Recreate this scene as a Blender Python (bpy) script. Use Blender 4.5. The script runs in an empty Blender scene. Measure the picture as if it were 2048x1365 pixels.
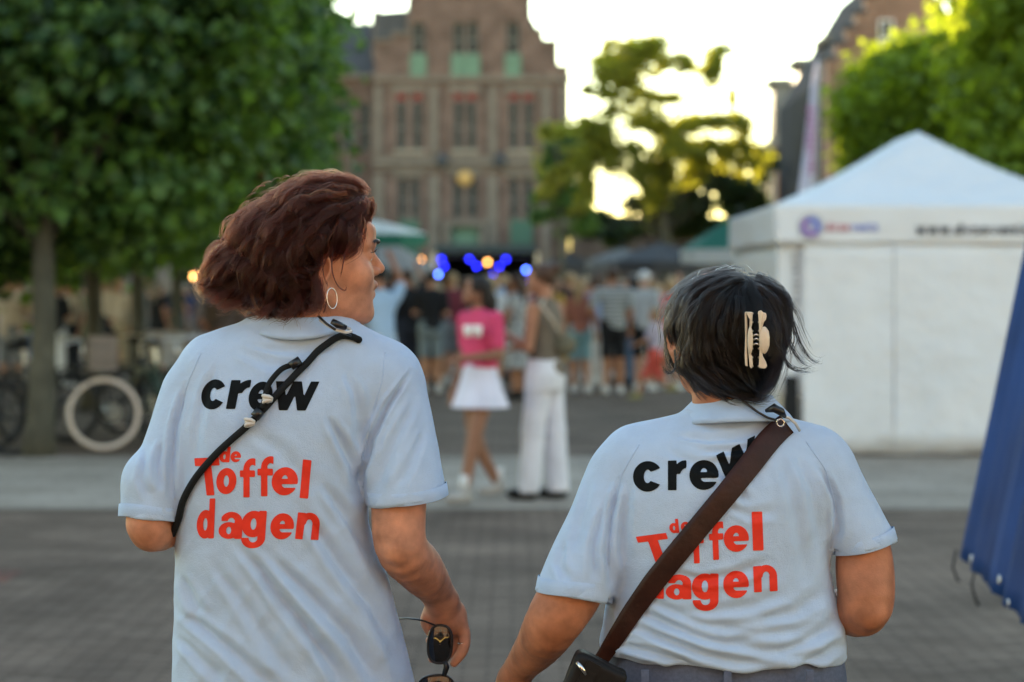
import bpy, bmesh, math, random
import numpy as np
from mathutils import Vector, Matrix, Euler
from mathutils.bvhtree import BVHTree
from mathutils import noise as mnoise

SC = bpy.context.scene
COL = SC.collection
R = math.radians
# ---------------------------------------------------------------- camera
F = 4840.0                       # focal length in photo pixels (85 mm on 36 mm, 2048 wide)
CZ = 1.547                       # camera height
PITCH = math.atan(109.5 / F)     # slightly downwards
cam_d = bpy.data.cameras.new('camera')
cam_d.sensor_width = 36.0
cam_d.lens = F / 2048.0 * 36.0
cam_d.clip_start = 0.1
cam_d.clip_end = 3000
cam_d.dof.use_dof = True
cam_d.dof.focus_distance = 3.93
cam_d.dof.aperture_fstop = 4.3
cam = bpy.data.objects.new('camera', cam_d)
COL.objects.link(cam)
cam.location = (0, 0, CZ)
cam.rotation_euler = (R(90) - PITCH, 0, 0)
SC.camera = cam
# ---------------------------------------------------------------- light
SUN_EL, SUN_AZ = R(6.5), R(-0.6)     # low sun ahead of the camera, behind the town hall
w = bpy.data.worlds.new('World'); SC.world = w; w.use_nodes = True
nt = w.node_tree
bg = nt.nodes['Background']
sky = nt.nodes.new('ShaderNodeTexSky'); sky.sky_type = 'NISHITA'; sky.sun_disc = False
sky.sun_elevation = SUN_EL; sky.sun_rotation = SUN_AZ
sky.altitude = 0; sky.air_density = 1.0; sky.dust_density = 0.0; sky.ozone_density = 0.5
nt.links.new(sky.outputs[0], bg.inputs[0]); bg.inputs[1].default_value = 0.15
sd = bpy.data.lights.new('sun', 'SUN'); sd.energy = 4.5; sd.angle = R(0.6); sd.color = (1.0, 0.78, 0.50)
sun = bpy.data.objects.new('sun', sd); COL.objects.link(sun)
sun_dir = Vector((math.sin(SUN_AZ) * math.cos(SUN_EL), math.cos(SUN_AZ) * math.cos(SUN_EL), math.sin(SUN_EL)))
sun.rotation_euler = sun_dir.to_track_quat('Z', 'Y').to_euler()
sun.location = (0, 20, 30)
SC.view_settings.view_transform = 'Standard'; SC.view_settings.look = 'None'
SC.view_settings.gamma = 1.0
SC.view_settings.exposure = 2.5
SC.render.engine = 'CYCLES'
SC.cycles.use_denoising = True
SC.cycles.max_bounces = 8; SC.cycles.transparent_max_bounces = 12
SC.cycles.sample_clamp_indirect = 8

# ---------------------------------------------------------------- helpers
cp, sp_ = math.cos(PITCH), math.sin(PITCH)
def P(px, py, Y):
    """point of the world seen at photo pixel (px, py) at distance Y"""
    cx, cy = (px - 1024.0) / F, -(py - 682.5) / F
    # camera axes: right=(1,0,0) up=(0,sp,cp) fwd=(0,cp,-sp)
    dx, dy, dz = cx, cp + cy * sp_, -sp_ + cy * cp
    k = Y / dy
    return Vector((dx * k, Y, CZ + dz * k))
def PX(px, Y): return (px - 1024.0) / F * Y
def PZ(py, Y): return P(1024, py, Y).z

def tag(o, label=None, cat=None, group=None, kind=None):
    if label: o['label'] = label
    if cat: o['category'] = cat
    if group: o['group'] = group
    if kind: o['kind'] = kind
    return o
def link(o, parent=None):
    COL.objects.link(o)
    if parent is not None: o.parent = parent
    return o
def empty(name, label, cat, loc=(0, 0, 0), rz=0.0, group=None):
    o = bpy.data.objects.new(name, None); COL.objects.link(o)
    o.location = loc; o.rotation_euler = (0, 0, rz); o.empty_display_size = 0.1
    return tag(o, label, cat, group)
def np_mesh(name, v, faces, mat=None, parent=None, smooth=True):
    """v (N,3) array; faces (M,k) array or list; world coords converted to the parent's frame"""
    v = np.asarray(v, dtype=np.float64)
    if parent is not None:
        mi = np.array(tree_matrix(parent).inverted())
        v = v @ mi[:3, :3].T + mi[:3, 3]
    me = bpy.data.meshes.new(name)
    if isinstance(faces, np.ndarray):
        m, k = faces.shape
        me.vertices.add(len(v)); me.vertices.foreach_set('co', v.astype(np.float32).ravel())
        me.loops.add(m * k); me.loops.foreach_set('vertex_index', faces.astype(np.int32).ravel())
        me.polygons.add(m); me.polygons.foreach_set('loop_start', np.arange(0, m * k, k, dtype=np.int32))
        me.update(calc_edges=True)
    else:
        me.from_pydata([tuple(x) for x in v], [], faces); me.update()
    me.polygons.foreach_set('use_smooth', [smooth] * len(me.polygons))
    o = bpy.data.objects.new(name, me)
    if mat is not None:
        for m_ in (mat if isinstance(mat, (list, tuple)) else [mat]): me.materials.append(m_)
    return link(o, parent)
def tree_matrix(o):
    m = Matrix.LocRotScale(o.location, o.rotation_euler, o.scale)
    return (tree_matrix(o.parent) @ m) if o.parent else m
class MB:
    """collects simple solids into one mesh (world coordinates)"""
    def __init__(s): s.v = []; s.f = []
    def add(s, vs, fs):
        b = len(s.v); s.v += [tuple(x) for x in vs]; s.f += [tuple(b + i for i in f) for f in fs]; return s
    def box(s, c, d, rz=0.0, rx=0.0, ry=0.0, taper=1.0):
        m = Euler((rx, ry, rz)).to_matrix(); c = Vector(c)
        vs = []
        for z in (-.5, .5):
            t = taper if z > 0 else 1.0
            for x, y in ((-.5, -.5), (.5, -.5), (.5, .5), (-.5, .5)):
                vs.append(c + m @ Vector((x * d[0] * t, y * d[1] * t, z * d[2])))
        return s.add(vs, [(0, 3, 2, 1), (4, 5, 6, 7), (0, 1, 5, 4), (1, 2, 6, 5), (2, 3, 7, 6), (3, 0, 4, 7)])
    def tube(s, pts, r, n=8, caps=True, closed=False, flat=1.0):
        pts = [Vector(p) for p in pts]; k = len(pts)
        rs = r if isinstance(r, (list, tuple)) else [r] * k
        b = len(s.v); up = None
        for i, p in enumerate(pts):
            if closed: t = pts[(i + 1) % k] - pts[i - 1]
            else: t = pts[min(i + 1, k - 1)] - pts[max(i - 1, 0)]
            t = t.normalized() if t.length > 1e-9 else Vector((0, 0, 1))
            if up is None:
                up = Vector((0, 0, 1)) if abs(t.z) < .9 else Vector((1, 0, 0))
            a = (up - t * up.dot(t)).normalized(); up = a; c = t.cross(a)
            for j in range(n):
                th = 2 * math.pi * j / n
                s.v.append(tuple(p + (a * math.cos(th) * flat + c * math.sin(th)) * rs[i]))
        for i in range(k if closed else k - 1):
            i2 = (i + 1) % k
            for j in range(n):
                j2 = (j + 1) % n
                s.f.append((b + i * n + j, b + i * n + j2, b + i2 * n + j2, b + i2 * n + j))
        if caps and not closed:
            s.f.append(tuple(b + j for j in range(n))[::-1]); s.f.append(tuple(b + (k - 1) * n + j for j in range(n)))
        return s
    def ring(s, c, rad, r, axis=(0, 1, 0), n=32, m=8, sx=1.0):
        ax = Vector(axis).normalized(); q = ax.to_track_quat('Z', 'Y').to_matrix(); c = Vector(c)
        return s.tube([c + q @ Vector((rad * sx * math.cos(2 * math.pi * i / n), rad * math.sin(2 * math.pi * i / n), 0)) for i in range(n)], r, m, closed=True)
    def grid(s, pts):
        """pts: rows of points"""
        b = len(s.v); n = len(pts[0])
        for r_ in pts: s.v += [tuple(p) for p in r_]
        for i in range(len(pts) - 1):
            for j in range(n - 1):
                s.f.append((b + i * n + j, b + i * n + j + 1, b + (i + 1) * n + j + 1, b + (i + 1) * n + j))
        return s
    def prism(s, poly, y0, y1):
        """poly in (x,z), extruded along y"""
        n = len(poly)
        vs = [(x, y0, z) for x, z in poly] + [(x, y1, z) for x, z in poly]
        fs = [tuple(range(n)), tuple(range(2 * n - 1, n - 1, -1))] + [(i, i + n, (i + 1) % n + n, (i + 1) % n) for i in range(n)]
        return s.add(vs, fs)
    def blob(s, c, r, n=10, m=7):
        b = len(s.v); c = Vector(c)
        for i in range(m + 1):
            th = math.pi * i / m
            for j in range(n):
                ph = 2 * math.pi * j / n
                s.v.append((c.x + r[0] * math.sin(th) * math.cos(ph), c.y + r[1] * math.sin(th) * math.sin(ph), c.z + r[2] * math.cos(th)))
        for i in range(m):
            for j in range(n):
                s.f.append((b + i * n + j, b + (i + 1) * n + j, b + (i + 1) * n + (j + 1) % n, b + i * n + (j + 1) % n))
        return s
    def build(s, name, mat=None, parent=None, smooth=False):
        return np_mesh(name, np.array(s.v), s.f, mat, parent, smooth)

# ---------------------------------------------------------------- materials
def mat(name, col, rough=0.6, spec=0.3, var=0.0, vscale=8.0, bump=0.0, bscale=60.0, metal=0.0, transl=None, sheen=0.0, sss=0.0, emit=None, coords='Object', col2=None, bdist=0.002):
    m = bpy.data.materials.new(name); m.use_nodes = True; t = m.node_tree; b = t.nodes['Principled BSDF']
    b.inputs['Base Color'].default_value = (*col, 1); b.inputs['Roughness'].default_value = rough
    b.inputs['Specular IOR Level'].default_value = spec; b.inputs['Metallic'].default_value = metal
    tc = t.nodes.new('ShaderNodeTexCoord')
    if var > 0 or col2:
        n = t.nodes.new('ShaderNodeTexNoise'); n.inputs['Scale'].default_value = vscale; n.inputs['Detail'].default_value = 5
        t.links.new(tc.outputs[coords], n.inputs['Vector'])
        cr = t.nodes.new('ShaderNodeValToRGB'); t.links.new(n.outputs[0], cr.inputs[0])
        cr.color_ramp.elements[0].position = .3; cr.color_ramp.elements[1].position = .7
        c2 = col2 if col2 else [min(1, c * (1 + var)) for c in col]; c1 = col if col2 else [c * (1 - var) for c in col]
        cr.color_ramp.elements[0].color = (*c1, 1); cr.color_ramp.elements[1].color = (*c2, 1)
        t.links.new(cr.outputs[0], b.inputs['Base Color'])
    if bump > 0:
        n2 = t.nodes.new('ShaderNodeTexNoise'); n2.inputs['Scale'].default_value = bscale; n2.inputs['Detail'].default_value = 3
        t.links.new(tc.outputs[coords], n2.inputs['Vector'])
        bp = t.nodes.new('ShaderNodeBump'); bp.inputs['Strength'].default_value = bump; bp.inputs['Distance'].default_value = bdist
        t.links.new(n2.outputs[0], bp.inputs['Height']); t.links.new(bp.outputs[0], b.inputs['Normal'])
    if sheen: b.inputs['Sheen Weight'].default_value = sheen
    if sss:
        b.inputs['Subsurface Weight'].default_value = sss; b.inputs['Subsurface Radius'].default_value = (1, .35, .2); b.inputs['Subsurface Scale'].default_value = 0.008
    if emit:
        b.inputs['Emission Color'].default_value = (*emit[0], 1); b.inputs['Emission Strength'].default_value = emit[1]
    if transl:
        tr = t.nodes.new('ShaderNodeBsdfTranslucent'); tr.inputs[0].default_value = (*transl[0], 1)
        mx = t.nodes.new('ShaderNodeMixShader'); mx.inputs[0].default_value = transl[1]
        out = t.nodes['Material Output']
        t.links.new(b.outputs[0], mx.inputs[1]); t.links.new(tr.outputs[0], mx.inputs[2]); t.links.new(mx.outputs[0], out.inputs[0])
    return m
_mc = {}
def cmat(kind, col, **k):
    key = (kind, tuple(round(c, 3) for c in col))
    if key not in _mc: _mc[key] = mat(kind, col, **k)
    return _mc[key]
def s2l(r, g, b): return tuple(((c / 255) / 12.92 if c / 255 <= .04045 else ((c / 255 + .055) / 1.055) ** 2.4) for c in (r, g, b))

# ---------------------------------------------------------------- implicit surfaces
def smin(a, b, k):
    h = np.clip(.5 + .5 * (b - a) / k, 0, 1)
    return b * (1 - h) + a * h - k * h * (1 - h)
def smax(a, b, k): return -smin(-a, -b, k)
def ell(p, c, r, rot=None):
    q = p - np.array(c, float)
    if rot is not None: q = q @ np.array(Euler(rot).to_matrix())   # inverse rotation
    r = np.array(r, float)
    k0 = np.sqrt(((q / r) ** 2).sum(1)); k1 = np.sqrt(((q / r ** 2) ** 2).sum(1)) + 1e-9
    return k0 * (k0 - 1) / k1
def cap(p, a, b, r1, r2=None):
    a = np.array(a, float); b = np.array(b, float); r2 = r1 if r2 is None else r2
    d = b - a; t = np.clip(((p - a) @ d) / max(1e-9, d @ d), 0, 1)
    return np.linalg.norm(p - a - t[:, None] * d, axis=1) - (r1 + (r2 - r1) * t)
def chain(p, pts, k=.01):
    d = None
    if len(pts) > 2:                       # smooth curve through the joints
        c = np.array([tuple(a) for a, _ in pts]); r = np.array([b for _, b in pts]); n = len(pts)
        L = np.concatenate([[0], np.cumsum(np.linalg.norm(np.diff(c, axis=0), axis=1))]); m = np.gradient(np.c_[c, r], L, axis=0)
        new = []
        for i in range(n - 1):
            h = L[i + 1] - L[i]
            for t in np.linspace(0, 1, 5)[:-1]:
                y0, y1 = np.r_[c[i], r[i]], np.r_[c[i + 1], r[i + 1]]
                q = (2*t**3-3*t**2+1)*y0 + (t**3-2*t**2+t)*h*m[i] + (-2*t**3+3*t**2)*y1 + (t**3-t**2)*h*m[i+1]
                new.append((tuple(q[:3]), q[3]))
        pts = new + [(tuple(c[-1]), r[-1])]; k = min(k, .004)
    for (a, ra), (b, rb) in zip(pts[:-1], pts[1:]):
        e = cap(p, a, b, ra, rb); d = e if d is None else smin(d, e, k)
    return d
def loft(p, rows, n=2.4):
    """rows (z, cx, cy, a, b) sorted upwards"""
    rows = sorted(rows); z = np.array([r[0] for r in rows])
    zz = p[:, 2]
    def it(i):
        y = np.array([r[i] for r in rows]); 
        # monotone-ish smooth interpolation
        zi = np.clip(zz, z[0], z[-1]); k = np.clip(np.searchsorted(z, zi) - 1, 0, len(z) - 2)
        m = np.gradient(y, z); h = z[k + 1] - z[k]; t = (zi - z[k]) / h
        return (2*t**3-3*t**2+1)*y[k] + (t**3-2*t**2+t)*h*m[k] + (-2*t**3+3*t**2)*y[k+1] + (t**3-t**2)*h*m[k+1]
    a, b = it(3), it(4)
    kx = np.abs(p[:, 0] - it(1)) / a; ky = np.abs(p[:, 1] - it(2)) / b
    k = (kx ** n + ky ** n) ** (1 / n)
    d = (k - 1) * np.minimum(a, b)
    return np.maximum(d, np.maximum(zz - z[-1], z[0] - zz))
def sdf_mesh(f, lo, hi, h, B=8, newton=True):
    lo = np.array(lo, float); hi = np.array(hi, float)
    H = h * B; nb = np.ceil((hi - lo) / H).astype(int)
    g = np.stack(np.meshgrid(*[np.arange(n) for n in nb], indexing='ij'), -1).reshape(-1, 3)
    d = f(lo + (g + .5) * H)
    g = g[np.abs(d) < H * 1.35]
    n = nb * B + 2
    def key(ix): return (ix[..., 0] * n[1] + ix[..., 1]) * n[2] + ix[..., 2]
    r1 = np.arange(B + 1); off1 = np.stack(np.meshgrid(r1, r1, r1, indexing='ij'), -1).reshape(-1, 3)
    pk = np.unique(key((g[:, None] * B + off1[None]).reshape(-1, 3)))
    ix = np.stack([pk // (n[1] * n[2]), (pk // n[2]) % n[1], pk % n[2]], -1)
    val = np.empty(len(pk))
    for s in range(0, len(pk), 400000): val[s:s + 400000] = f(lo + ix[s:s + 400000] * h)
    r0 = np.arange(B); off0 = np.stack(np.meshgrid(r0, r0, r0, indexing='ij'), -1).reshape(-1, 3)
    cells = (g[:, None] * B + off0[None]).reshape(-1, 3)
    co = np.array([[i, j, k] for i in (0, 1) for j in (0, 1) for k in (0, 1)])
    ck = key(cells)
    step = key(co)
    cv = val[np.searchsorted(pk, ck[:, None] + step[None])]
    ins = (cv < 0).sum(1); act = (ins > 0) & (ins < 8)
    cells, cv, ck = cells[act], cv[act], ck[act]
    acc = np.zeros((len(cells), 3)); cnt = np.zeros(len(cells))
    for a in range(8):
        for b in range(a + 1, 8):
            if np.abs(co[a] - co[b]).sum() != 1: continue
            va, vb = cv[:, a], cv[:, b]; m = (va < 0) != (vb < 0)
            t = va[m] / (va[m] - vb[m])
            acc[m] += co[a] + (co[b] - co[a]) * t[:, None]; cnt[m] += 1
    v = lo + (cells + acc / cnt[:, None]) * h
    order = np.argsort(ck); sk = ck[order]
    def find(k):
        i = np.searchsorted(sk, k); i = np.clip(i, 0, len(sk) - 1); ok = sk[i] == k
        return np.where(ok, order[i], -1)
    quads = []
    v0 = cv[:, 0] < 0
    for ax, c1, u, w_ in ((0, 4, 1, 2), (1, 2, 2, 0), (2, 1, 0, 1)):
        v1 = cv[:, c1] < 0; m = v0 != v1
        eu = np.zeros(3, int); eu[u] = 1; ew = np.zeros(3, int); ew[w_] = 1
        k = ck[m]
        q = np.stack([find(k), find(k - key(eu)), find(k - key(eu) - key(ew)), find(k - key(ew))], 1)
        flip = v0[m]; q = np.where(flip[:, None], q[:, ::1], q[:, ::-1])
        quads.append(q[(q >= 0).all(1)])
    q = np.concatenate(quads)
    if newton:
        e = h * .5
        d = f(v); gr = np.stack([f(v + e * np.eye(3)[i]) - f(v - e * np.eye(3)[i]) for i in range(3)], 1) / (2 * e)
        gl = (gr ** 2).sum(1) + 1e-6
        v -= np.clip(d / gl, -h, h)[:, None] * gr
    return v, q
def vnormals(v, q):
    n = np.cross(v[q[:, 2]] - v[q[:, 0]], v[q[:, 3]] - v[q[:, 1]])
    out = np.zeros_like(v)
    for i in range(4):
        for c in range(3): out[:, c] += np.bincount(q[:, i], weights=n[:, c], minlength=len(v))
    return out / (np.linalg.norm(out, axis=1)[:, None] + 1e-12)
def vnoise(p, scale, seed=0, octaves=2):
    """cheap smooth pseudo-noise from summed rotated sines, about -1..1"""
    rs = np.random.RandomState(seed); o = np.zeros(len(p)); amp = 1.0; tot = 0
    for _ in range(octaves):
        for _ in range(4):
            d = rs.normal(size=3); d /= np.linalg.norm(d)
            d2 = rs.normal(size=3); d2 /= np.linalg.norm(d2)
            o += amp * .5 * np.sin((p @ d) * scale * rs.uniform(.7, 1.4) + rs.uniform(0, 6.3) + 1.3 * np.sin((p @ d2) * scale * .6 + rs.uniform(0, 6.3)))
        tot += amp; amp *= .5; scale *= 2.1
    return o / tot
def caster(v, q):
    return BVHTree.FromPolygons([tuple(x) for x in v], [tuple(int(i) for i in f) for f in q], all_triangles=False)
CAMP = Vector((0, 0, CZ))
def onto(bvh, px, py, off, Yf):
    d = (P(px, py, Yf) - CAMP).normalized()
    hit, n, i, dist = bvh.ray_cast(CAMP, d)
    if hit is None or abs(hit.y - Yf) > .22: return P(px, py, Yf), Vector((0, -1, 0)), False
    if n.dot(d) > 0: n = -n
    return hit + n * off, n, True

def _glyph2d(ch):
    """bold round letters as 2D distance shapes; x-height 1. returns f(x, y) (<0 inside) and the box of the letter"""
    mx, mn = np.maximum, np.minimum
    def bx(x, y, a, b, c, d): return mx(mx(a - x, x - b), mx(c - y, y - d))
    def el(x, y, cx, cy, rx, ry):
        k = np.sqrt(((x - cx) / rx) ** 2 + ((y - cy) / ry) ** 2); return (k - 1) * min(rx, ry)
    def rg(x, y, cx, cy, rx, ry, t, ty=None): return mx(el(x, y, cx, cy, rx, ry), -el(x, y, cx, cy, rx - t, ry - (ty or t * .86)))
    T_ = .325
    if ch == 'o': return (lambda x, y: rg(x, y, .44, .5, .44, .5, T_)), (0, .88, 0, 1)
    if ch == 'c': return (lambda x, y: mx(rg(x, y, .44, .5, .44, .5, T_), -mx(.42 - x, np.abs(y - .5) - .10 - (x - .42) * .42))), (0, .86, 0, 1)
    if ch == 'e': return (lambda x, y: mn(mx(rg(x, y, .44, .5, .44, .5, T_), -bx(x, y, .42, 1.2, .27 , .42)), mx(el(x, y, .44, .5, .43, .49), bx(x, y, .1, .9, .40, .59)))), (0, .88, 0, 1)
    if ch == 'r': return (lambda x, y: mn(bx(x, y, 0, .29, 0, 1), mx(rg(x, y, .60, .36, .50, .65, .28, .27), bx(x, y, .1, .62, .55, 1.1)))), (0, .62, 0, 1.0)
    if ch == 'n': return (lambda x, y: mn(mn(bx(x, y, 0, .285, 0, 1), bx(x, y, .575, .86, 0, .6)), mx(rg(x, y, .46, .56, .40, .46, .27, .25), .56 - y))), (0, .86, 0, 1.02)
    if ch == 'l': return (lambda x, y: bx(x, y, 0, .3, 0, 1.4)), (0, .3, 0, 1.4)
    if ch == 'T': return (lambda x, y: mn(bx(x, y, 0, 1, 1.1, 1.4), bx(x, y, .34, .66, 0, 1.2))), (0, 1, 0, 1.4)
    if ch == 'd': return (lambda x, y: mn(rg(x, y, .43, .5, .43, .5, T_), bx(x, y, .60, .88, 0, 1.4))), (0, .88, 0, 1.4)
    if ch == 'f': return (lambda x, y: mn(mn(bx(x, y, .16, .45, 0, 1.06), bx(x, y, 0, .70, .74, .98)), mx(rg(x, y, .60, 1.0, .44, .42, .28, .24), bx(x, y, .1, .72, 1.0, 1.5)))), (0, .72, 0, 1.42)
    if ch == 'a': return (lambda x, y: mn(mn(rg(x, y, .36, .31, .36, .31, .27, .17), bx(x, y, .56, .84, 0, .66)), mx(rg(x, y, .44, .62, .40, .38, .27, .22), mx(.66 - y, .09 - x)))), (0, .84, 0, 1)
    if ch == 'g': return (lambda x, y: mn(mn(rg(x, y, .43, .5, .43, .5, T_), bx(x, y, .60, .88, -.05, 1)), mx(rg(x, y, .45, -.02, .43, .40, .27, .22), mx(y + .02, mn(x - .30, y + .14) * 0 + mx(y + .02, -(x + .0) - 0))))), (0, .88, -.42, 1)
    if ch == 'w':
        pts = [(.14, 1), (.42, 0), (.72, 1), (1.02, 0), (1.30, 1)]
        def f(x, y):
            d = None
            for (a, b), (c, e) in zip(pts[:-1], pts[1:]):
                L = math.hypot(c - a, e - b); nx, ny = -(e - b) / L, (c - a) / L
                q_ = np.abs((x - a) * nx + (y - b) * ny) - .135
                d = q_ if d is None else mn(d, mx(q_, bx(x, y, min(a, c) - .2, max(a, c) + .2, 0, 1)))
            return mx(d, mx(-y, y - 1))
        def f2(x, y):
            d = None
            for (a, b), (c, e) in zip(pts[:-1], pts[1:]):
                L = math.hypot(c - a, e - b); nx, ny = -(e - b) / L, (c - a) / L
                q_ = mx(np.abs((x - a) * nx + (y - b) * ny) - .135, bx(x, y, min(a, c) - .16, max(a, c) + .16, 0, 1))
                d = q_ if d is None else mn(d, q_)
            return d
        return f2, (0, 1.44, 0, 1)
    return None
_glyphs = {}
def glyph(ch, bold):
    if ch in _glyphs: return _glyphs[ch]
    g = _glyph2d(ch)
    if g is None:
        cu = bpy.data.curves.new('g', 'FONT'); cu.body = ch; cu.size = 1; cu.offset = .01; cu.resolution_u = 5; cu.fill_mode = 'FRONT'
        o = bpy.data.objects.new('g', cu); COL.objects.link(o)
        dg = bpy.context.evaluated_depsgraph_get(); me = bpy.data.meshes.new_from_object(o.evaluated_get(dg))
        vs = np.array([tuple(v.co) for v in me.vertices])[:, :2]; fs = [tuple(p.vertices) for p in me.polygons]
        bpy.data.objects.remove(o); bpy.data.curves.remove(cu); bpy.data.meshes.remove(me)
        lo, hi = vs.min(0), vs.max(0); vs = (vs - lo) / (hi - lo)
        _glyphs[ch] = (vs, fs); return vs, fs
    f, (x0, x1, y0, y1) = g; h = .036
    nx, ny = int((x1 - x0) / h) + 4, int((y1 - y0) / h) + 4; ox, oy = x0 - 1.5 * h, y0 - 1.5 * h
    X, Y = np.meshgrid(ox + np.arange(nx) * h, oy + np.arange(ny) * h, indexing='ij'); D = f(X, Y) + 1e-6
    vid, vs, fs = {}, [], []
    def vert(key, p):
        if key not in vid: vid[key] = len(vs); vs.append(p)
        return vid[key]
    for i in range(nx - 1):
        for j in range(ny - 1):
            cs = [(i, j), (i + 1, j), (i + 1, j + 1), (i, j + 1)]; poly = []
            if min(D[c] for c in cs) >= 0: continue
            for k in range(4):
                a, b = cs[k], cs[(k + 1) % 4]
                if D[a] < 0: poly.append(vert(a, (X[a], Y[a])))
                if (D[a] < 0) != (D[b] < 0):
                    t = D[a] / (D[a] - D[b]); poly.append(vert((min(a, b), max(a, b)), (X[a] + t * (X[b] - X[a]), Y[a] + t * (Y[b] - Y[a]))))
            if len(poly) > 2: fs.append(tuple(poly))
    vs = (np.array(vs) - (x0, y0)) / (x1 - x0, y1 - y0)
    _glyphs[ch] = (vs, fs); return vs, fs
def lettering(name, letters, bvh, Yf, m, parent, off=.0009, bold=.028, cell=0, proj=None):
    """letters: (char, bottom-left px, bottom-right px, top-left px)"""
    bm = bmesh.new()
    for L in letters:
        ch, bl, br, tl = L[:4]; bo = L[4] if len(L) > 4 else bold
        vs, fs = glyph(ch, bo)
        bl, br, tl = map(np.array, (bl, br, tl))
        pts = bl + vs[:, :1] * (br - bl) + vs[:, 1:] * (tl - bl)
        bv = [bm.verts.new((x, -y, 0)) for x, y in pts]
        for f in fs:
            try: bm.faces.new([bv[i] for i in f])
            except ValueError: pass
    if cell:
        xs = [v.co.x for v in bm.verts]; ys = [v.co.y for v in bm.verts]
        for ax, (a, b) in ((0, (min(xs), max(xs))), (1, (min(ys), max(ys)))):
            c = a + cell
            while c < b:
                n = Vector((1, 0, 0)) if ax == 0 else Vector((0, 1, 0)); co = n * c
                bmesh.ops.bisect_plane(bm, geom=bm.verts[:] + bm.edges[:] + bm.faces[:], plane_co=co, plane_no=n)
                c += cell
    bmesh.ops.triangulate(bm, faces=bm.faces[:])
    bm.verts.ensure_lookup_table()
    out = []
    for v in bm.verts:
        if proj: out.append(proj(v.co.x, -v.co.y))
        else: out.append(onto(bvh, v.co.x, -v.co.y, off, Yf)[0])
    fs = [tuple(v.index for v in f.verts) for f in bm.faces]
    bm.verts.index_update(); fs = [tuple(v.index for v in f.verts) for f in bm.faces]
    bm.free()
    return np_mesh(name, np.array([tuple(x) for x in out]), fs, m, parent, True)


def head_sdf(p, c, yaw, s=1.0, pitch=0.0, jaw=1.0):
    m = np.array((Euler((pitch, 0, yaw), 'XYZ')).to_matrix()) if pitch == 0 else np.array((Matrix.Rotation(yaw, 3, 'Z') @ Matrix.Rotation(pitch, 3, 'X')))
    q = (p - np.array(c)) @ m / s
    sx = q.copy(); sx[:, 0] = np.abs(q[:, 0])
    d = ell(q, (0, .006, .047), (.073, .094, .078))
    d = smin(d, ell(sx, (0, .045, -.010), (.060, .066, .072)), .02)
    d = smin(d, ell(sx, (0, .060, -.050), (.038, .046, .030)), .02)
    d = smin(d, cap(sx, (.053, .002, -.035), (.018, .082, -.067), .015, .014), .022)      # jaw line
    d = smin(d, ell(sx, (.040, .070, -.004), (.026, .026, .024)), .02)                    # cheek
    d = smin(d, cap(sx, (.008, .103, .046), (.042, .086, .046), .011, .009), .012)        # brow ridge
    d = smin(d, cap(sx, (.0, .100, .07), (.030, .088, .07), .016), .02)                   # forehead
    d = smax(d, -ell(sx, (.031, .112, .026), (.019, .016, .012)), .010)                   # eye socket
    d = smin(d, ell(sx, (.031, .090, .028), (.0135, .0125, .0105)), .005)                 # eyelids
    d = smin(d, cap(q, (0, .1055, .034), (0, .1225, .007), .0065, .0095), .008)           # nose
    d = smin(d, ell(sx, (.010, .112, .0015), (.0085, .0095, .0075)), .004)                # nostrils
    d = smax(d, -ell(sx, (.006, .1165, -.005), (.0035, .005, .003)), .002)
    d = smin(d, cap(sx, (0, .1115, -.0215), (.021, .096, -.027), .0085, .004), .006)        # upper lip
    d = smin(d, cap(sx, (0, .1075, -.0375), (.018, .095, -.033), .0080, .004), .006)        # lower lip
    d = smax(d, -cap(sx, (0, .121, -.0295), (.018, .104, -.0295), .0028, .001), .003)     # mouth gap
    d = smin(d, ell(q, (0, .094, -.071), (.019, .017, .0145)), .018)                      # chin
    # ear
    e = ell(sx, (.0795, -.004, .002), (.0065, .019, .031), rot=(R(-12), 0, R(-24)))
    e = smax(e, -ell(sx, (.0875, .000, .006), (.0072, .0105, .018), rot=(R(-12), 0, R(-24))), .003)
    e = smin(e, ell(sx, (.0770, .002, -.025), (.005, .008, .009)), .004)
    e = smin(e, ell(sx, (.0765, .009, -.002), (.005, .004, .006)), .003)
    d = smin(d, e, .004)
    return d * s
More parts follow.
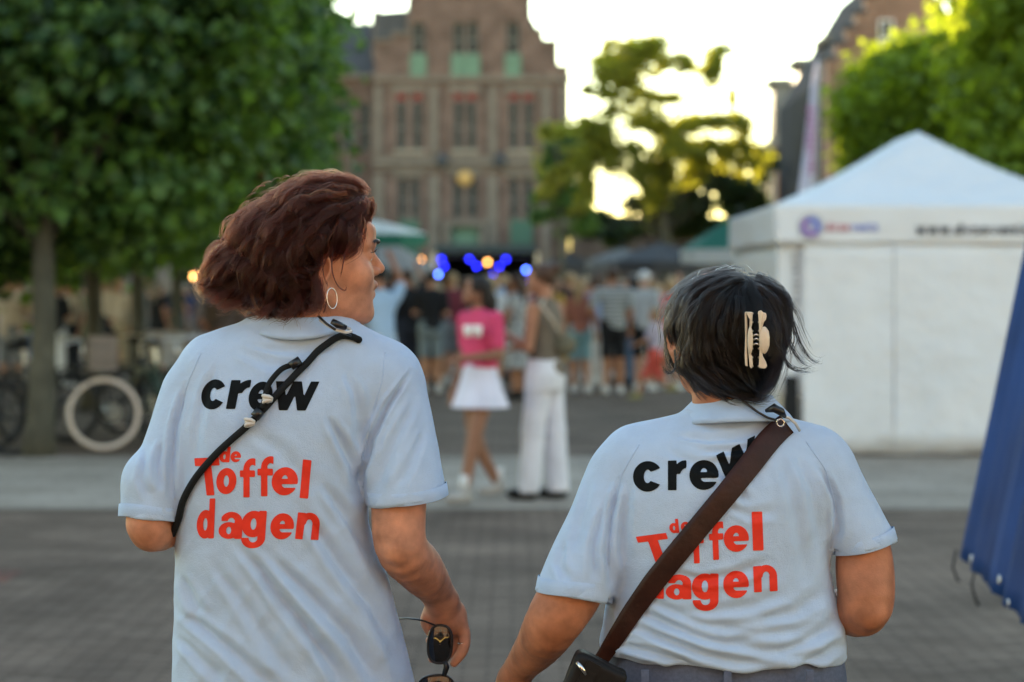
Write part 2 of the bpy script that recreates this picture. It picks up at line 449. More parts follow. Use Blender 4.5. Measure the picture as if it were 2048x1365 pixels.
# ================================================================ ground
def brickmat(name, c1, c2, mortar, scale=1.0, bw=.21, bh=.105, offset=.5, noise=.25):
    m = bpy.data.materials.new(name); m.use_nodes = True; t = m.node_tree; b = t.nodes['Principled BSDF']
    tc = t.nodes.new('ShaderNodeTexCoord'); br = t.nodes.new('ShaderNodeTexBrick')
    br.inputs['Color1'].default_value = (*c1, 1); br.inputs['Color2'].default_value = (*c2, 1); br.inputs['Mortar'].default_value = (*mortar, 1)
    br.inputs['Scale'].default_value = scale; br.inputs['Brick Width'].default_value = bw; br.inputs['Row Height'].default_value = bh
    br.inputs['Mortar Size'].default_value = .008; br.offset = offset
    t.links.new(tc.outputs['Object'], br.inputs['Vector'])
    n = t.nodes.new('ShaderNodeTexNoise'); n.inputs['Scale'].default_value = 1.1; n.inputs['Detail'].default_value = 8
    t.links.new(tc.outputs['Object'], n.inputs['Vector'])
    mr = t.nodes.new('ShaderNodeMapRange'); mr.inputs[1].default_value = .3; mr.inputs[2].default_value = .7; mr.inputs[3].default_value = 1 - noise; mr.inputs[4].default_value = 1 + noise
    t.links.new(n.outputs[0], mr.inputs[0])
    mx = t.nodes.new('ShaderNodeMix'); mx.data_type = 'RGBA'; mx.blend_type = 'MULTIPLY'; mx.inputs[0].default_value = 1
    t.links.new(br.outputs[0], mx.inputs[6]); t.links.new(mr.outputs[0], mx.inputs[7]); t.links.new(mx.outputs[2], b.inputs['Base Color'])
    bp = t.nodes.new('ShaderNodeBump'); bp.inputs['Strength'].default_value = .6; bp.inputs['Distance'].default_value = .01; bp.invert = True
    t.links.new(br.outputs[1], bp.inputs['Height']); t.links.new(bp.outputs[0], b.inputs['Normal'])
    b.inputs['Roughness'].default_value = .92; b.inputs['Specular IOR Level'].default_value = .08
    return m
def sheet(name, x0, x1, y0, y1, z, m):
    o = MB().grid([[(x0, y0, z), (x1, y0, z)], [(x0, y1, z), (x1, y1, z)]]).build(name, m)
    return tag(o, kind='structure')
M_pave = brickmat('clinker_paving', (.128, .088, .065), (.205, .146, .110), (.074, .054, .042), bw=.20, bh=.056, noise=.34)
M_slab = brickmat('light_slab_paving', (.270, .222, .178), (.340, .284, .232), (.17, .14, .12), bw=.6, bh=.3, noise=.16)
M_redp = brickmat('red_clinker_paving', (.20, .085, .060), (.15, .085, .070), (.05, .040, .036), noise=.3)
sheet('ground', -400, 400, -10, 1500, 0, M_pave)
sheet('pavement', -60, 60, 16.75, 21.9, .004, M_slab)
sheet('path', -9, -2.65, 12.6, 13.1, .004, M_redp); sheet('path', -9, -2.7, 11.35, 11.75, .004, M_redp)

# ================================================================ town hall
M_hall = brickmat('old_brick', (.108, .066, .056), (.150, .100, .088), (.15, .135, .12), bw=.22, bh=.07, noise=.35)
# vertical walls: brick pattern in the xz plane
def wallbrick(m):
    t = m.node_tree; br = [n for n in t.nodes if n.type == 'TEX_BRICK'][0]; tc = [n for n in t.nodes if n.type == 'TEX_COORD'][0]
    sx = t.nodes.new('ShaderNodeSeparateXYZ'); cb = t.nodes.new('ShaderNodeCombineXYZ'); ad = t.nodes.new('ShaderNodeMath')
    t.links.new(tc.outputs['Object'], sx.inputs[0]); t.links.new(sx.outputs[0], ad.inputs[0]); t.links.new(sx.outputs[1], ad.inputs[1])
    t.links.new(ad.outputs[0], cb.inputs[0]); t.links.new(sx.outputs[2], cb.inputs[1]); t.links.new(cb.outputs[0], br.inputs['Vector'])
    return m
wallbrick(M_hall)
M_brown = wallbrick(brickmat('brown_brick', (.20, .10, .065), (.27, .15, .10), (.22, .19, .16), bw=.22, bh=.07, noise=.25))
M_darkb = wallbrick(brickmat('dark_brick', (.060, .045, .040), (.085, .062, .055), (.07, .06, .055), bw=.22, bh=.07, noise=.3))
M_stone = mat('sandstone', (.145, .128, .112), rough=.85, var=.2, vscale=3, bump=.3, bscale=12)
M_slate = mat('slate', (.075, .080, .090), rough=1.0, spec=0.0, var=.2, vscale=2, bump=.5, bscale=14)
M_glassd = mat('window_glass', (.020, .023, .026), rough=.35, spec=.15)
M_wframe = mat('painted_frame', (.17, .18, .17), rough=.5, var=.1)
M_white = mat('white_paint', (.62, .60, .56), rough=.9, spec=.03, var=.06)
M_green = mat('green_shutter', (.10, .19, .145), rough=.55, var=.15, vscale=3)
M_dgreen = mat('dark_green_paint', (.035, .095, .07), rough=.5, var=.15, vscale=3)
M_red = mat('red_shutter', (.22, .025, .025), rough=.5, var=.15)
M_creamw = mat('cream_render', (.27, .245, .21), rough=1.0, spec=0.0, var=.15, vscale=1.5)
M_gold = mat('gold_leaf', (.42, .27, .10), rough=.5, metal=.3)
M_peachlit = mat('sunlit_peach_render', (.30, .17, .11), rough=1.0, spec=0.0, var=.12, vscale=2, bump=.2)  # warm sunlight on the facade is put into this base colour
def wall_holes(x0, x1, z0, z1, holes, y, th):
    """a wall in the xz plane with rectangular openings and their reveals"""
    mb = MB()
    xs = sorted({x0, x1, *[h[0] for h in holes], *[h[1] for h in holes]}); zs = sorted({z0, z1, *[h[2] for h in holes], *[h[3] for h in holes]})
    for i in range(len(xs) - 1):
        for j in range(len(zs) - 1):
            cx, cz = (xs[i] + xs[i + 1]) / 2, (zs[j] + zs[j + 1]) / 2
            if any(h[0] < cx < h[1] and h[2] < cz < h[3] for h in holes): continue
            mb.add([(xs[i], y, zs[j]), (xs[i + 1], y, zs[j]), (xs[i + 1], y, zs[j + 1]), (xs[i], y, zs[j + 1])], [(0, 1, 2, 3)])
    for h in holes:
        a, b_, c, d = h
        mb.add([(a, y, c), (a, y + th, c), (a, y + th, d), (a, y, d)], [(0, 1, 2, 3)]); mb.add([(b_, y, c), (b_, y, d), (b_, y + th, d), (b_, y + th, c)], [(0, 1, 2, 3)])
        mb.add([(a, y, c), (b_, y, c), (b_, y + th, c), (a, y + th, c)], [(0, 1, 2, 3)]); mb.add([(a, y, d), (a, y + th, d), (b_, y + th, d), (b_, y, d)], [(0, 1, 2, 3)])
    return mb
def window(parent, x0, x1, z0, z1, y, mf, sash=True, glass=None, bars=1):
    w_ = .045 * (1 if x1 - x0 < 1 else 1.6); f = MB()
    f.box(((x0 + x1) / 2, y, z1 - w_ / 2), (x1 - x0, .08, w_)); f.box(((x0 + x1) / 2, y, z0 + w_ / 2), (x1 - x0, .08, w_))
    for xx in (x0 + w_ / 2, x1 - w_ / 2): f.box((xx, y, (z0 + z1) / 2), (w_, .078, z1 - z0 - 2 * w_))
    if sash: f.box(((x0 + x1) / 2, y, z0 + (z1 - z0) * .45), (x1 - x0 - 2 * w_, .07, w_ * 1.5))
    for k in range(bars): f.box((x0 + (x1 - x0) * (k + 1) / (bars + 1), y + .003, (z0 + z1) / 2), (.03, .05, z1 - z0 - 2 * w_))
    fo = f.build('window', mf, parent)
    g = MB(); g.box(((x0 + x1) / 2, y + .05, (z0 + z1) / 2), (x1 - x0 - .01, .02, z1 - z0 - .01)).build('pane', glass or M_glassd, fo)
    return fo
YH = 130.0
hx = lambda px: PX(px, YH)
hz = lambda py: PZ(py, YH)
hall = empty('town_hall', 'tall brick town hall with a stepped gable, green shutters and stone-framed windows', 'town hall', (hx(945), YH, 0))
wins = []; shut = []
for a, b in ((824, 850), (906, 929), (934, 957), (1013, 1039)): wins.append((a, b, 44, 108, 'a')); shut.append((a - 3, b + 3, 109, 155))
for a, b in ((794, 812), (826, 844), (908, 925), (935, 952), (1019, 1036), (1048, 1065)): wins.append((a, b, 184, 300, 'b'))
for a, b in ((797, 814), (822, 839), (906, 925), (935, 954), (1020, 1037), (1047, 1064)): wins.append((a, b, 356, 437, 'c'))
holes = [(hx(a), hx(b), hz(d), hz(c)) for a, b, c, d, _ in wins] + [(hx(902), hx(957), 1.0, hz(446))]
wall_holes(hx(750), hx(1138), 0, hz(160), [h for h in holes if h[3] < hz(160)], YH, .45).build('wall', M_hall, hall)
g = wall_holes(hx(818), hx(1062), hz(160), hz(-20), [h for h in holes if h[3] > hz(160)], YH, .45)
for (a, b, c) in ((750, 784, 84), (784, 818, 70), (1062, 1086, 62), (1086, 1112, 84), (1112, 1138, 135)):
    g.add([(hx(a), YH, hz(160)), (hx(b), YH, hz(160)), (hx(b), YH, hz(c)), (hx(a), YH, hz(c))], [(0, 1, 2, 3)])
for (a, b, c, d) in ((842, 1038, -20, -60), (866, 1014, -60, -100), (890, 990, -100, -140), (914, 966, -140, -180)):
    g.box(((hx(a) + hx(b)) / 2, YH + .3, (hz(c) + hz(d)) / 2), (hx(b) - hx(a), .6, hz(d) - hz(c)))
g.build('gable', M_hall, hall)
MB().prism([(hx(746), hz(86)), (hx(819), hz(72)), (hx(819), hz(16)), (hx(764), hz(20)), (hx(752), hz(24))], YH + .8, YH + 6).build('side_roof', M_slate, hall)
b = MB(); b.box(((hx(750) + hx(1138)) / 2, YH + 9.3, hz(160) / 2), (hx(1138) - hx(750) - .1, 18, hz(160))); b.build('side_walls', M_hall, hall)
ap = hz(-170); xm = (hx(750) + hx(1138)) / 2
MB().add([(hx(752), YH + .5, hz(158)), (hx(1136), YH + .5, hz(158)), (xm, YH + .5, ap), (hx(752), YH + 18, hz(158)), (hx(1136), YH + 18, hz(158)), (xm, YH + 18, ap)], [(0, 1, 2), (3, 5, 4), (0, 2, 5, 3), (1, 4, 5, 2), (0, 3, 4, 1)]).build('roof', M_slate, hall)
for a, b, c, d, k in wins:
    x0, x1, z0, z1 = hx(a), hx(b), hz(d), hz(c)
    if k == 'b':
        MB().box(((x0 + x1) / 2, YH + .25, z1 - .22), (x1 - x0, .1, .44)).build('tympanum', M_red, hall)
        window(hall, x0, x1, z0, z1 - .46, YH + .25, M_wframe)
    else: window(hall, x0, x1, z0, z1, YH + .25, M_wframe, glass=M_glassd)
for a, b, c, d in shut:
    o = MB(); o.box(((hx(a) + hx(b)) / 2, YH - .07, (hz(c) + hz(d)) / 2), (hx(b) - hx(a), .08, hz(c) - hz(d)))
    for k in range(8): o.box(((hx(a) + hx(b)) / 2, YH - .125, hz(d) + (hz(c) - hz(d)) * (k + .5) / 8), (hx(b) - hx(a) - .12, .03, .04))
    o.build('shutter', M_green, hall)
for (a, b) in ((788, 850), (902, 958), (1013, 1071)):
    MB().box(((hx(a) + hx(b)) / 2, YH - .08, hz(304)), (hx(b) - hx(a), .16, .20)).build('sill', M_creamw, hall)
o = MB()
for py, h, d in ((158, .28, .22), (322, .42, .30), (338, .16, .18)): o.box(((hx(750) + hx(1138)) / 2, YH - d / 2, hz(py)), (hx(1138) - hx(750) + .2, d, h))
for a in (757, 868, 985, 1092, 1128):
    o.box((hx(a), YH - .11, (hz(172) + hz(310)) / 2), (.42, .20, hz(172) - hz(310))); o.box((hx(a), YH - .11, (hz(350) + .0) / 2), (.5, .20, hz(350)))
for a, b, c in ((784, 824, 70), (1062, 1086, 62), (1086, 1112, 84), (1112, 1140, 135), (750, 784, 84)): o.box(((hx(a) + hx(b)) / 2, YH + .1, hz(c) + .06), (hx(b) - hx(a) + .06, .5, .14))
for (a, b, c, d) in ((784, 852, 172, 186), (898, 962, 172, 186), (1008, 1076, 172, 186), (786, 848, 344, 354), (896, 962, 340, 352), (1010, 1072, 344, 354)):
    o.box(((hx(a) + hx(b)) / 2, YH - .06, (hz(c) + hz(d)) / 2), (hx(b) - hx(a), .12, hz(c) - hz(d)))
o.build('stone_trim', M_stone, hall)
for a, t in ((1112, 42), (1138, 96), (818, -10)):
    MB().tube([(hx(a), YH + .2, hz(135)), (hx(a), YH + .2, hz(t + 20)), (hx(a), YH + .2, hz(t))], [.11, .10, .02], 8).build('pinnacle', M_stone, hall)
for a, b in ((797, 839), (1020, 1066)):
    MB().box(((hx(a) + hx(b)) / 2, YH - .06, (hz(440) + 1.5) / 2), (hx(b) - hx(a), .1, hz(440) - 1.5)).build('ground_floor_shutter', M_dgreen, hall)
dd = MB(); dd.box(((hx(902) + hx(957)) / 2, YH + .2, (1.0 + hz(446)) / 2), (hx(957) - hx(902), .1, hz(446) - 1.0)); dd.build('door', M_green, hall)
o = MB()
for a in (893, 966): o.tube([(hx(a), YH - .35, 0), (hx(a), YH - .35, hz(450))], [.24, .2], 12)
o.box((hx(930), YH - .3, hz(447)), (hx(975) - hx(885), .5, .3)); o.build('porch', M_stone, hall)
MB().blob((hx(930), YH - .22, hz(357)), (.42, .12, .42), 12, 8).build('crest', M_gold, hall)
for a in (885, 1000):
    MB().tube([(hx(a), YH - .15, hz(305)), (hx(a), YH - .3, hz(322)), (hx(a), YH - .15, hz(332))], [.05, .4, .3], 10).build('niche_hood', M_slate, hall)
# lower wing left of it
wing = empty('brick_house', 'lower brick wing with a grey slate roof beside the town hall', 'house', (hx(690), YH + 2, 0))
wall_holes(hx(560), hx(748), 0, hz(145), [(hx(680), hx(705), hz(300), hz(200)), (hx(716), hx(738), hz(300), hz(200)), (hx(600), hx(630), hz(300), hz(200))], YH + 1.5, .3).build('wall', M_hall, wing)
for a, b in ((680, 705), (716, 738), (600, 630)): window(wing, hx(a), hx(b), hz(300), hz(200), YH + 1.7, M_wframe)
MB().add([(hx(555), YH + 1.2, hz(146)), (hx(749), YH + 1.2, hz(146)), (hx(749), YH + 6, hz(22)), (hx(575), YH + 6, hz(22)), (hx(555), YH + 11, hz(146)), (hx(749), YH + 11, hz(146))], [(0, 1, 2, 3), (3, 2, 5, 4), (0, 3, 4), (1, 5, 2)]).build('roof', M_slate, wing)
MB().box((hx(748), YH + 3.0, hz(60)), (.5, 1.0, hz(20) - hz(120))).build('chimney', M_stone, wing)
MB().box((hx(645), YH + 5, hz(10)), (.12, .12, 1.2)).build('finial', M_stone, wing)
MB().box(((hx(555) + hx(749)) / 2, YH + 1.15, hz(149)), (hx(749) - hx(555), .25, .2)).build('gutter', M_stone, wing)

# low dark houses to the right of the hall
low = empty('row_house', 'low dark brick house behind the market parasols', 'house', (PX(1300, 124), 124, 0))
lz = PZ(455, 124); lh = [(PX(a, 124), PX(a + 26, 124), 1.0, 3.0) for a in range(1160, 1500, 52)]
wall_holes(PX(1139, 124), PX(1530, 124), 0, lz, lh, 124, .25).build('wall', M_darkb, low)
for h in lh: window(low, *h, 124.15, M_wframe)
MB().add([(PX(1139, 124), 123.8, lz), (PX(1530, 124), 123.8, lz), (PX(1530, 124), 127, PZ(430, 124)), (PX(1139, 124), 127, PZ(430, 124)), (PX(1139, 124), 131, lz), (PX(1530, 124), 131, lz)], [(0, 1, 2, 3), (3, 2, 5, 4), (0, 3, 4), (1, 5, 2)]).build('roof', M_slate, low)

# stepped gable house at the right
YB = 60.0; bx = lambda a: PX(a, YB); bz = lambda a: PZ(a, YB)
sg_ = empty('gabled_house', 'brown brick house with a tall stepped gable rising behind the right-hand trees', 'house', (bx(1800), YB, 0))
poly = [(bx(1652), 0), (bx(1652), bz(150))]
x, y = 1652, 150
while x < 1800:
    poly += [(bx(x), bz(y - 31)), (bx(x + 19.5), bz(y - 31))]; x += 19.5; y -= 31
x2 = 2 * x - 1652; mir = [(2 * bx(x) - a, b) for a, b in reversed(poly)]
MB().prism(poly + mir, YB, YB + .5).build('wall', M_brown, sg_)
o = MB(); xx, yy = 1652, 119
for k in range(8): o.box((bx(xx + 9), YB + .25, bz(yy) + .05), (bx(xx + 22) - bx(xx), .62, .12)); xx += 19.5; yy -= 31
o.build('coping', M_slate, sg_)
MB().add([(bx(1662), YB + .5, bz(150)), (bx(x), YB + .5, bz(y)), (bx(x2), YB + .5, bz(150)), (bx(1662), YB + 12, bz(150)), (bx(x), YB + 12, bz(y)), (bx(x2), YB + 12, bz(150)), (bx(1662), YB + .5, 0), (bx(1662), YB + 12, 0), (bx(x2), YB + .5, 0), (bx(x2), YB + 12, 0)],
         [(0, 1, 4, 3), (1, 2, 5, 4), (0, 3, 7, 6), (2, 8, 9, 5), (3, 4, 5), (3, 5, 9, 7)]).build('roof', M_slate, sg_)
for a, b, c, d in ((1700, 1722, 210, 150), (1755, 1785, 110, 40), (1755, 1785, 230, 160), (1690, 1712, 330, 260), (1760, 1790, 330, 260)):
    window(sg_, bx(a), bx(b), bz(c), bz(d), YB - .06, M_white)
# receding row with white dormers; low sun painted into the peach front
XR = 9.0
rw = empty('row_house', 'row house with front tinted peach for low sunlight, white dormers and dark panes beside the stepped gable', 'house', (XR, 76, 0))
ez = 6.2
MB().box((XR + 3, 77, ez / 2), (6, 26, ez)).build('wall', M_peachlit, rw)
MB().add([(XR - .3, 63.9, ez), (XR - .3, 90.2, ez), (XR + 3, 90.2, ez + 2.9), (XR + 3, 63.9, ez + 2.9), (XR + 6.3, 63.9, ez), (XR + 6.3, 90.2, ez)], [(0, 3, 2, 1), (3, 4, 5, 2), (0, 4, 3), (1, 2, 5)]).build('roof', M_slate, rw)
o = MB().box((XR - .2, 77, ez + .05), (.5, 26.4, .35)); o.box((XR - .02, 77, 3.3), (.18, 26, .3)); o.build('cornice', M_creamw, rw)
for yd in (68, 75, 82):
    f = MB().box((XR + .55, yd, ez + 1.15), (1.5, 2.0, 1.9)); f.box((XR + .5, yd, ez + 2.2), (1.8, 2.4, .18)); f = f.build('dormer', M_creamw, rw)
    MB().box((XR - .22, yd, ez + 1.15), (.05, 1.5, 1.5)).build('pane', M_glassd, f)
for yd in (66, 69.5, 73, 76.5, 80, 83.5, 87):
    for z0 in (.9, 4.0):
        f = MB().box((XR - .03, yd, z0 + .8), (.12, 1.5, 1.8)).build('window', M_white, rw)
        MB().box((XR - .10, yd, z0 + .8), (.04, 1.2, 1.5)).build('pane', M_glassd, f)
# darker house beyond, ending the row
en = empty('row_house', 'narrow grey brick house with pale windows at the far end of the row', 'house', (9.6, 97, 0))
MB().box((11.6, 97, 2.75), (4.6, 11, 5.5)).build('wall', M_darkb, en)
MB().add([(9.1, 91.3, 5.5), (14.1, 91.3, 5.5), (11.6, 91.3, 7.6), (9.1, 102.7, 5.5), (14.1, 102.7, 5.5), (11.6, 102.7, 7.6)], [(0, 1, 2), (3, 5, 4), (0, 2, 5, 3), (1, 4, 5, 2)]).build('roof', M_slate, en)
for yd in (93.5, 96.5, 99.5):
    f = MB().box((9.26, yd, 3.6), (.12, 1.3, 1.9)).build('window', M_white, en); MB().box((9.19, yd, 3.6), (.04, 1.0, 1.5)).build('pane', M_glassd, f)
# café row behind the plane trees on the left
cf = empty('cafe_building', 'cream ground-floor café front with dark openings behind the left trees', 'café', (-14, 62, 0))
ch = [(-19 + i * 2.3, -17.6 + i * 2.3, .3, 2.5) for i in range(6)]
wall_holes(-20, -5.6, 0, 7.5, ch + [(-18.6 + i * 2.3, -17.9 + i * 2.3, 3.6, 5.4) for i in range(6)], 62, .3).build('wall', M_darkb, cf)
for h in ch: window(cf, *h, 62.15, M_creamw, sash=True)
for i in range(6): window(cf, -18.6 + i * 2.3, -17.9 + i * 2.3, 3.6, 5.4, 62.15, M_white)
for i in range(4): MB().box((-19.6 + i * 3.6, 61.9, 1.5), (.5, .18, 3.0)).build('pilaster', M_stone, cf)
MB().add([(-20.2, 61.7, 7.5), (-5.4, 61.7, 7.5), (-5.4, 66, 10), (-20.2, 66, 10), (-5.4, 70, 7.5), (-20.2, 70, 7.5)], [(0, 1, 2, 3), (3, 2, 4, 5), (1, 4, 2), (0, 3, 5)]).build('roof', M_slate, cf)
o = MB().add([(-12.6, 61.8, 2.75), (-10.2, 61.8, 2.75), (-10.2, 60.4, 2.2), (-12.6, 60.4, 2.2), (-10.2, 60.4, 1.95), (-12.6, 60.4, 1.95), (-12.6, 61.8, 2.70), (-10.2, 61.8, 2.70)], [(0, 1, 2, 3), (3, 2, 4, 5), (6, 5, 4, 7), (0, 3, 5, 6), (1, 7, 4, 2)])
o.build('awning', mat('red_awning', (.45, .04, .04), rough=.8), cf)

# ================================================================ trees
def leafmat(name, c1, c2, tcol, tf=.45):
    m = bpy.data.materials.new(name); m.use_nodes = True; t = m.node_tree; b = t.nodes['Principled BSDF']
    at = t.nodes.new('ShaderNodeAttribute'); at.attribute_name = 'tint'
    cr = t.nodes.new('ShaderNodeValToRGB'); cr.color_ramp.elements[0].color = (*c1, 1); cr.color_ramp.elements[1].color = (*c2, 1)
    t.links.new(at.outputs['Fac'], cr.inputs[0]); t.links.new(cr.outputs[0], b.inputs['Base Color'])
    b.inputs['Roughness'].default_value = .5; b.inputs['Specular IOR Level'].default_value = .35
    tr = t.nodes.new('ShaderNodeBsdfTranslucent'); mu = t.nodes.new('ShaderNodeMix'); mu.data_type = 'RGBA'; mu.blend_type = 'MULTIPLY'; mu.inputs[0].default_value = 1
    t.links.new(cr.outputs[0], mu.inputs[6]); mu.inputs[7].default_value = (*tcol, 1); t.links.new(mu.outputs[2], tr.inputs[0])
    mx = t.nodes.new('ShaderNodeMixShader'); mx.inputs[0].default_value = tf
    t.links.new(b.outputs[0], mx.inputs[1]); t.links.new(tr.outputs[0], mx.inputs[2]); t.links.new(mx.outputs[0], t.nodes['Material Output'].inputs[0])
    return m
M_leaf = leafmat('plane_leaf', (.018, .048, .018), (.085, .165, .036), (2.8, 2.4, .8), .42)
M_leafr = leafmat('lime_leaf', (.090, .150, .016), (.190, .280, .030), (2.6, 2.1, .7), .55)
M_leafd = leafmat('dark_leaf', (.020, .045, .015), (.050, .085, .022), (2.2, 2.0, .8), .35)
M_leafsun = leafmat('sunlit_leaf', (.12, .15, .02), (.28, .28, .04), (2.2, 1.8, .6), .45)  # yellow stands in for sunlight on the sprigs
M_dead = mat('dry_leaf', (.28, .13, .06), rough=.7, var=.3, vscale=5)
M_bark = mat('bark', (.075, .070, .050), rough=.9, var=.35, vscale=6, bump=.8, bscale=18, bdist=.03)
LEAF = np.array([(0, 0), (.30, -.08), (.52, .22), (.34, .36), (.50, .66), (.20, .68), (0, 1.0), (-.20, .68), (-.50, .66), (-.34, .36), (-.52, .22), (-.30, -.08)])
LEAF6 = np.array([(0, 0), (.42, .15), (.38, .62), (0, 1.0), (-.38, .62), (-.42, .15)])
def leaves(name, cen, size, m, parent, seed, shape=LEAF, droop=.6, mi=None):
    """cen (N,3) leaf positions -> one crown mesh of small folded leaves"""
    rs = np.random.RandomState(seed); n = len(cen); k = len(shape)
    nrm = rs.normal(size=(n, 3)); nrm[:, 2] = np.abs(nrm[:, 2]) * .8 + .3; nrm[:, 1] -= .4; nrm /= np.linalg.norm(nrm, axis=1)[:, None]
    ax = rs.normal(size=(n, 3)); ax[:, 2] -= droop; ax -= nrm * (ax * nrm).sum(1)[:, None]; ax /= np.linalg.norm(ax, axis=1)[:, None]
    sd = np.cross(nrm, ax); s = size * rs.uniform(.5, 1.4, n)
    c = shape
    v = cen[:, None] + s[:, None, None] * (c[None, :, 0, None] * sd[:, None] + c[None, :, 1, None] * ax[:, None] + (np.abs(c[None, :, 0, None]) * .35 - .12 * c[None, :, 1, None] ** 2) * nrm[:, None])
    f = np.arange(n * k).reshape(n, k)
    o = np_mesh(name, v.reshape(-1, 3), f, m, parent, False)
    tint = np.clip(.5 + .28 * rs.normal(size=n) + .35 * vnoise(cen, 2.2, seed), 0, 1)
    a = o.data.attributes.new('tint', 'FLOAT', 'FACE'); a.data.foreach_set('value', tint.astype(np.float32))
    if mi is not None: o.data.polygons.foreach_set('material_index', mi.astype(np.int32))
    return o
def boxcrown(rs, c, r, n, per=22, clump=.2, p=4.0, inner=.35):
    """clusters over the surface of a clipped, bumpy block"""
    nc = n // per
    d = rs.normal(size=(nc, 3)); d /= np.linalg.norm(d, axis=1)[:, None]
    k = (np.abs(d) ** p).sum(1) ** (-1 / p)
    rad = k * (1 - np.abs(rs.normal(size=nc)) * .09 - (rs.uniform(size=nc) < inner) * rs.uniform(.05, .55, nc))
    cc = d * rad[:, None] * np.array(r)
    cc += np.stack([vnoise(cc + 10 * i, 1.6, 31 + i) for i in range(3)], 1) * .28
    pts = cc[:, None] + rs.normal(size=(nc, per, 3)) * clump * rs.uniform(.6, 1.3, (nc, 1, 1))
    return pts.reshape(-1, 3) + np.array(c)
def limbs(o, rs, base, top, r0, cen, r, nl=14):
    o.tube([base, (base[0] + .02, base[1], .25), (base[0] * .5 + top[0] * .5 + .03, base[1], top[2] * .5), top], [r0 * 1.35, r0 * 1.02, r0 * .92, r0 * .72], 12)
    for i in range(nl):
        a = rs.uniform(0, 2 * math.pi); t = Vector(top) + Vector((0, 0, rs.uniform(-.3, 1.2)))
        e = Vector(cen) + Vector((math.cos(a) * r[0] * rs.uniform(.5, .9), math.sin(a) * r[1] * rs.uniform(.5, .9), rs.uniform(-.7, .8) * r[2]))
        m_ = t.lerp(e, .5) + Vector((0, 0, .35)); o.tube([Vector(top) - Vector((0, 0, .3)), m_, e], [r0 * .4, r0 * .22, r0 * .05], 6)
def block_tree(label, tx, ty, tr, cen, r, n, size, m, seed, dead=0.0, group=None, fork=2.2, **kw):
    rs = np.random.RandomState(seed)
    t = empty('plane_tree' if m is M_leaf else 'lime_tree', label, 'tree', (tx, ty, 0), group=group)
    o = MB(); limbs(o, rs, (tx, ty, 0), (tx + .05, ty, fork), tr, cen, r); o.build('trunk', M_bark, t, True)
    pts = boxcrown(rs, cen, r, n, **kw); mi = None; mm = m
    if dead:
        # hanging dry sprigs
        sp = pts[rs.choice(len(pts), int(dead))]; add = (sp[:, None] + rs.normal(size=(len(sp), 9, 3)) * np.array([.035, .035, .09])).reshape(-1, 3)
        mi = np.concatenate([np.zeros(len(pts)), np.ones(len(add))]); pts = np.concatenate([pts, add]); mm = [m, M_dead]
    leaves('crown', pts, size, mm, t, seed, mi=mi)
    return t
GL = 'clipped plane trees in a row at the left'
block_tree('nearest clipped plane tree at the left, its trunk beside the white-tyred bicycle', -4.30, 21.95, .125, (-5.12, 23.6, 3.95), (3.05, 2.6, 2.15), 60000, .125, M_leaf, 3, dead=30, group=GL, per=34, clump=.17, inner=.5, p=3.2)
block_tree('second clipped plane tree in the left row, trunk between the pale café windows', -5.2, 29.8, .115, (-4.9, 29.9, 4.4), (2.5, 2.8, 2.3), 24000, .14, M_leaf, 4, group=GL)
block_tree('third clipped plane tree in the left row, seen behind the crates', -5.77, 37, .12, (-5.85, 36.9, 4.6), (2.7, 2.8, 2.5), 16000, .17, M_leaf, 5, group=GL)
block_tree('farthest clipped plane tree of the left row, next to the orange bulbs', -6.0, 43, .12, (-6.5, 43, 4.8), (2.9, 2.8, 2.7), 14000, .18, M_leaf, 6, group=GL)
block_tree('clipped plane tree at the far left edge behind the bicycles', -8.3, 25.5, .12, (-8.9, 25.5, 4.1), (3.0, 2.8, 2.0), 16000, .16, M_leaf, 8, group=GL)
GR = 'bright clipped lime trees behind the white tent'
block_tree('bright lime tree with a yellow sunlit left edge behind the white tent', 5.2, 31.5, .12, (5.27, 31.5, 3.50), (.92, 1.4, 1.22), 16000, .12, M_leafr, 9, group=GR, clump=.13, p=2.1)
block_tree('larger bright green lime tree at the right edge above the tent', 6.0, 27.8, .12, (6.62, 27.8, 4.2), (1.52, 2.0, 2.5), 24000, .12, M_leafr, 10, group=GR, clump=.16, p=2.8)

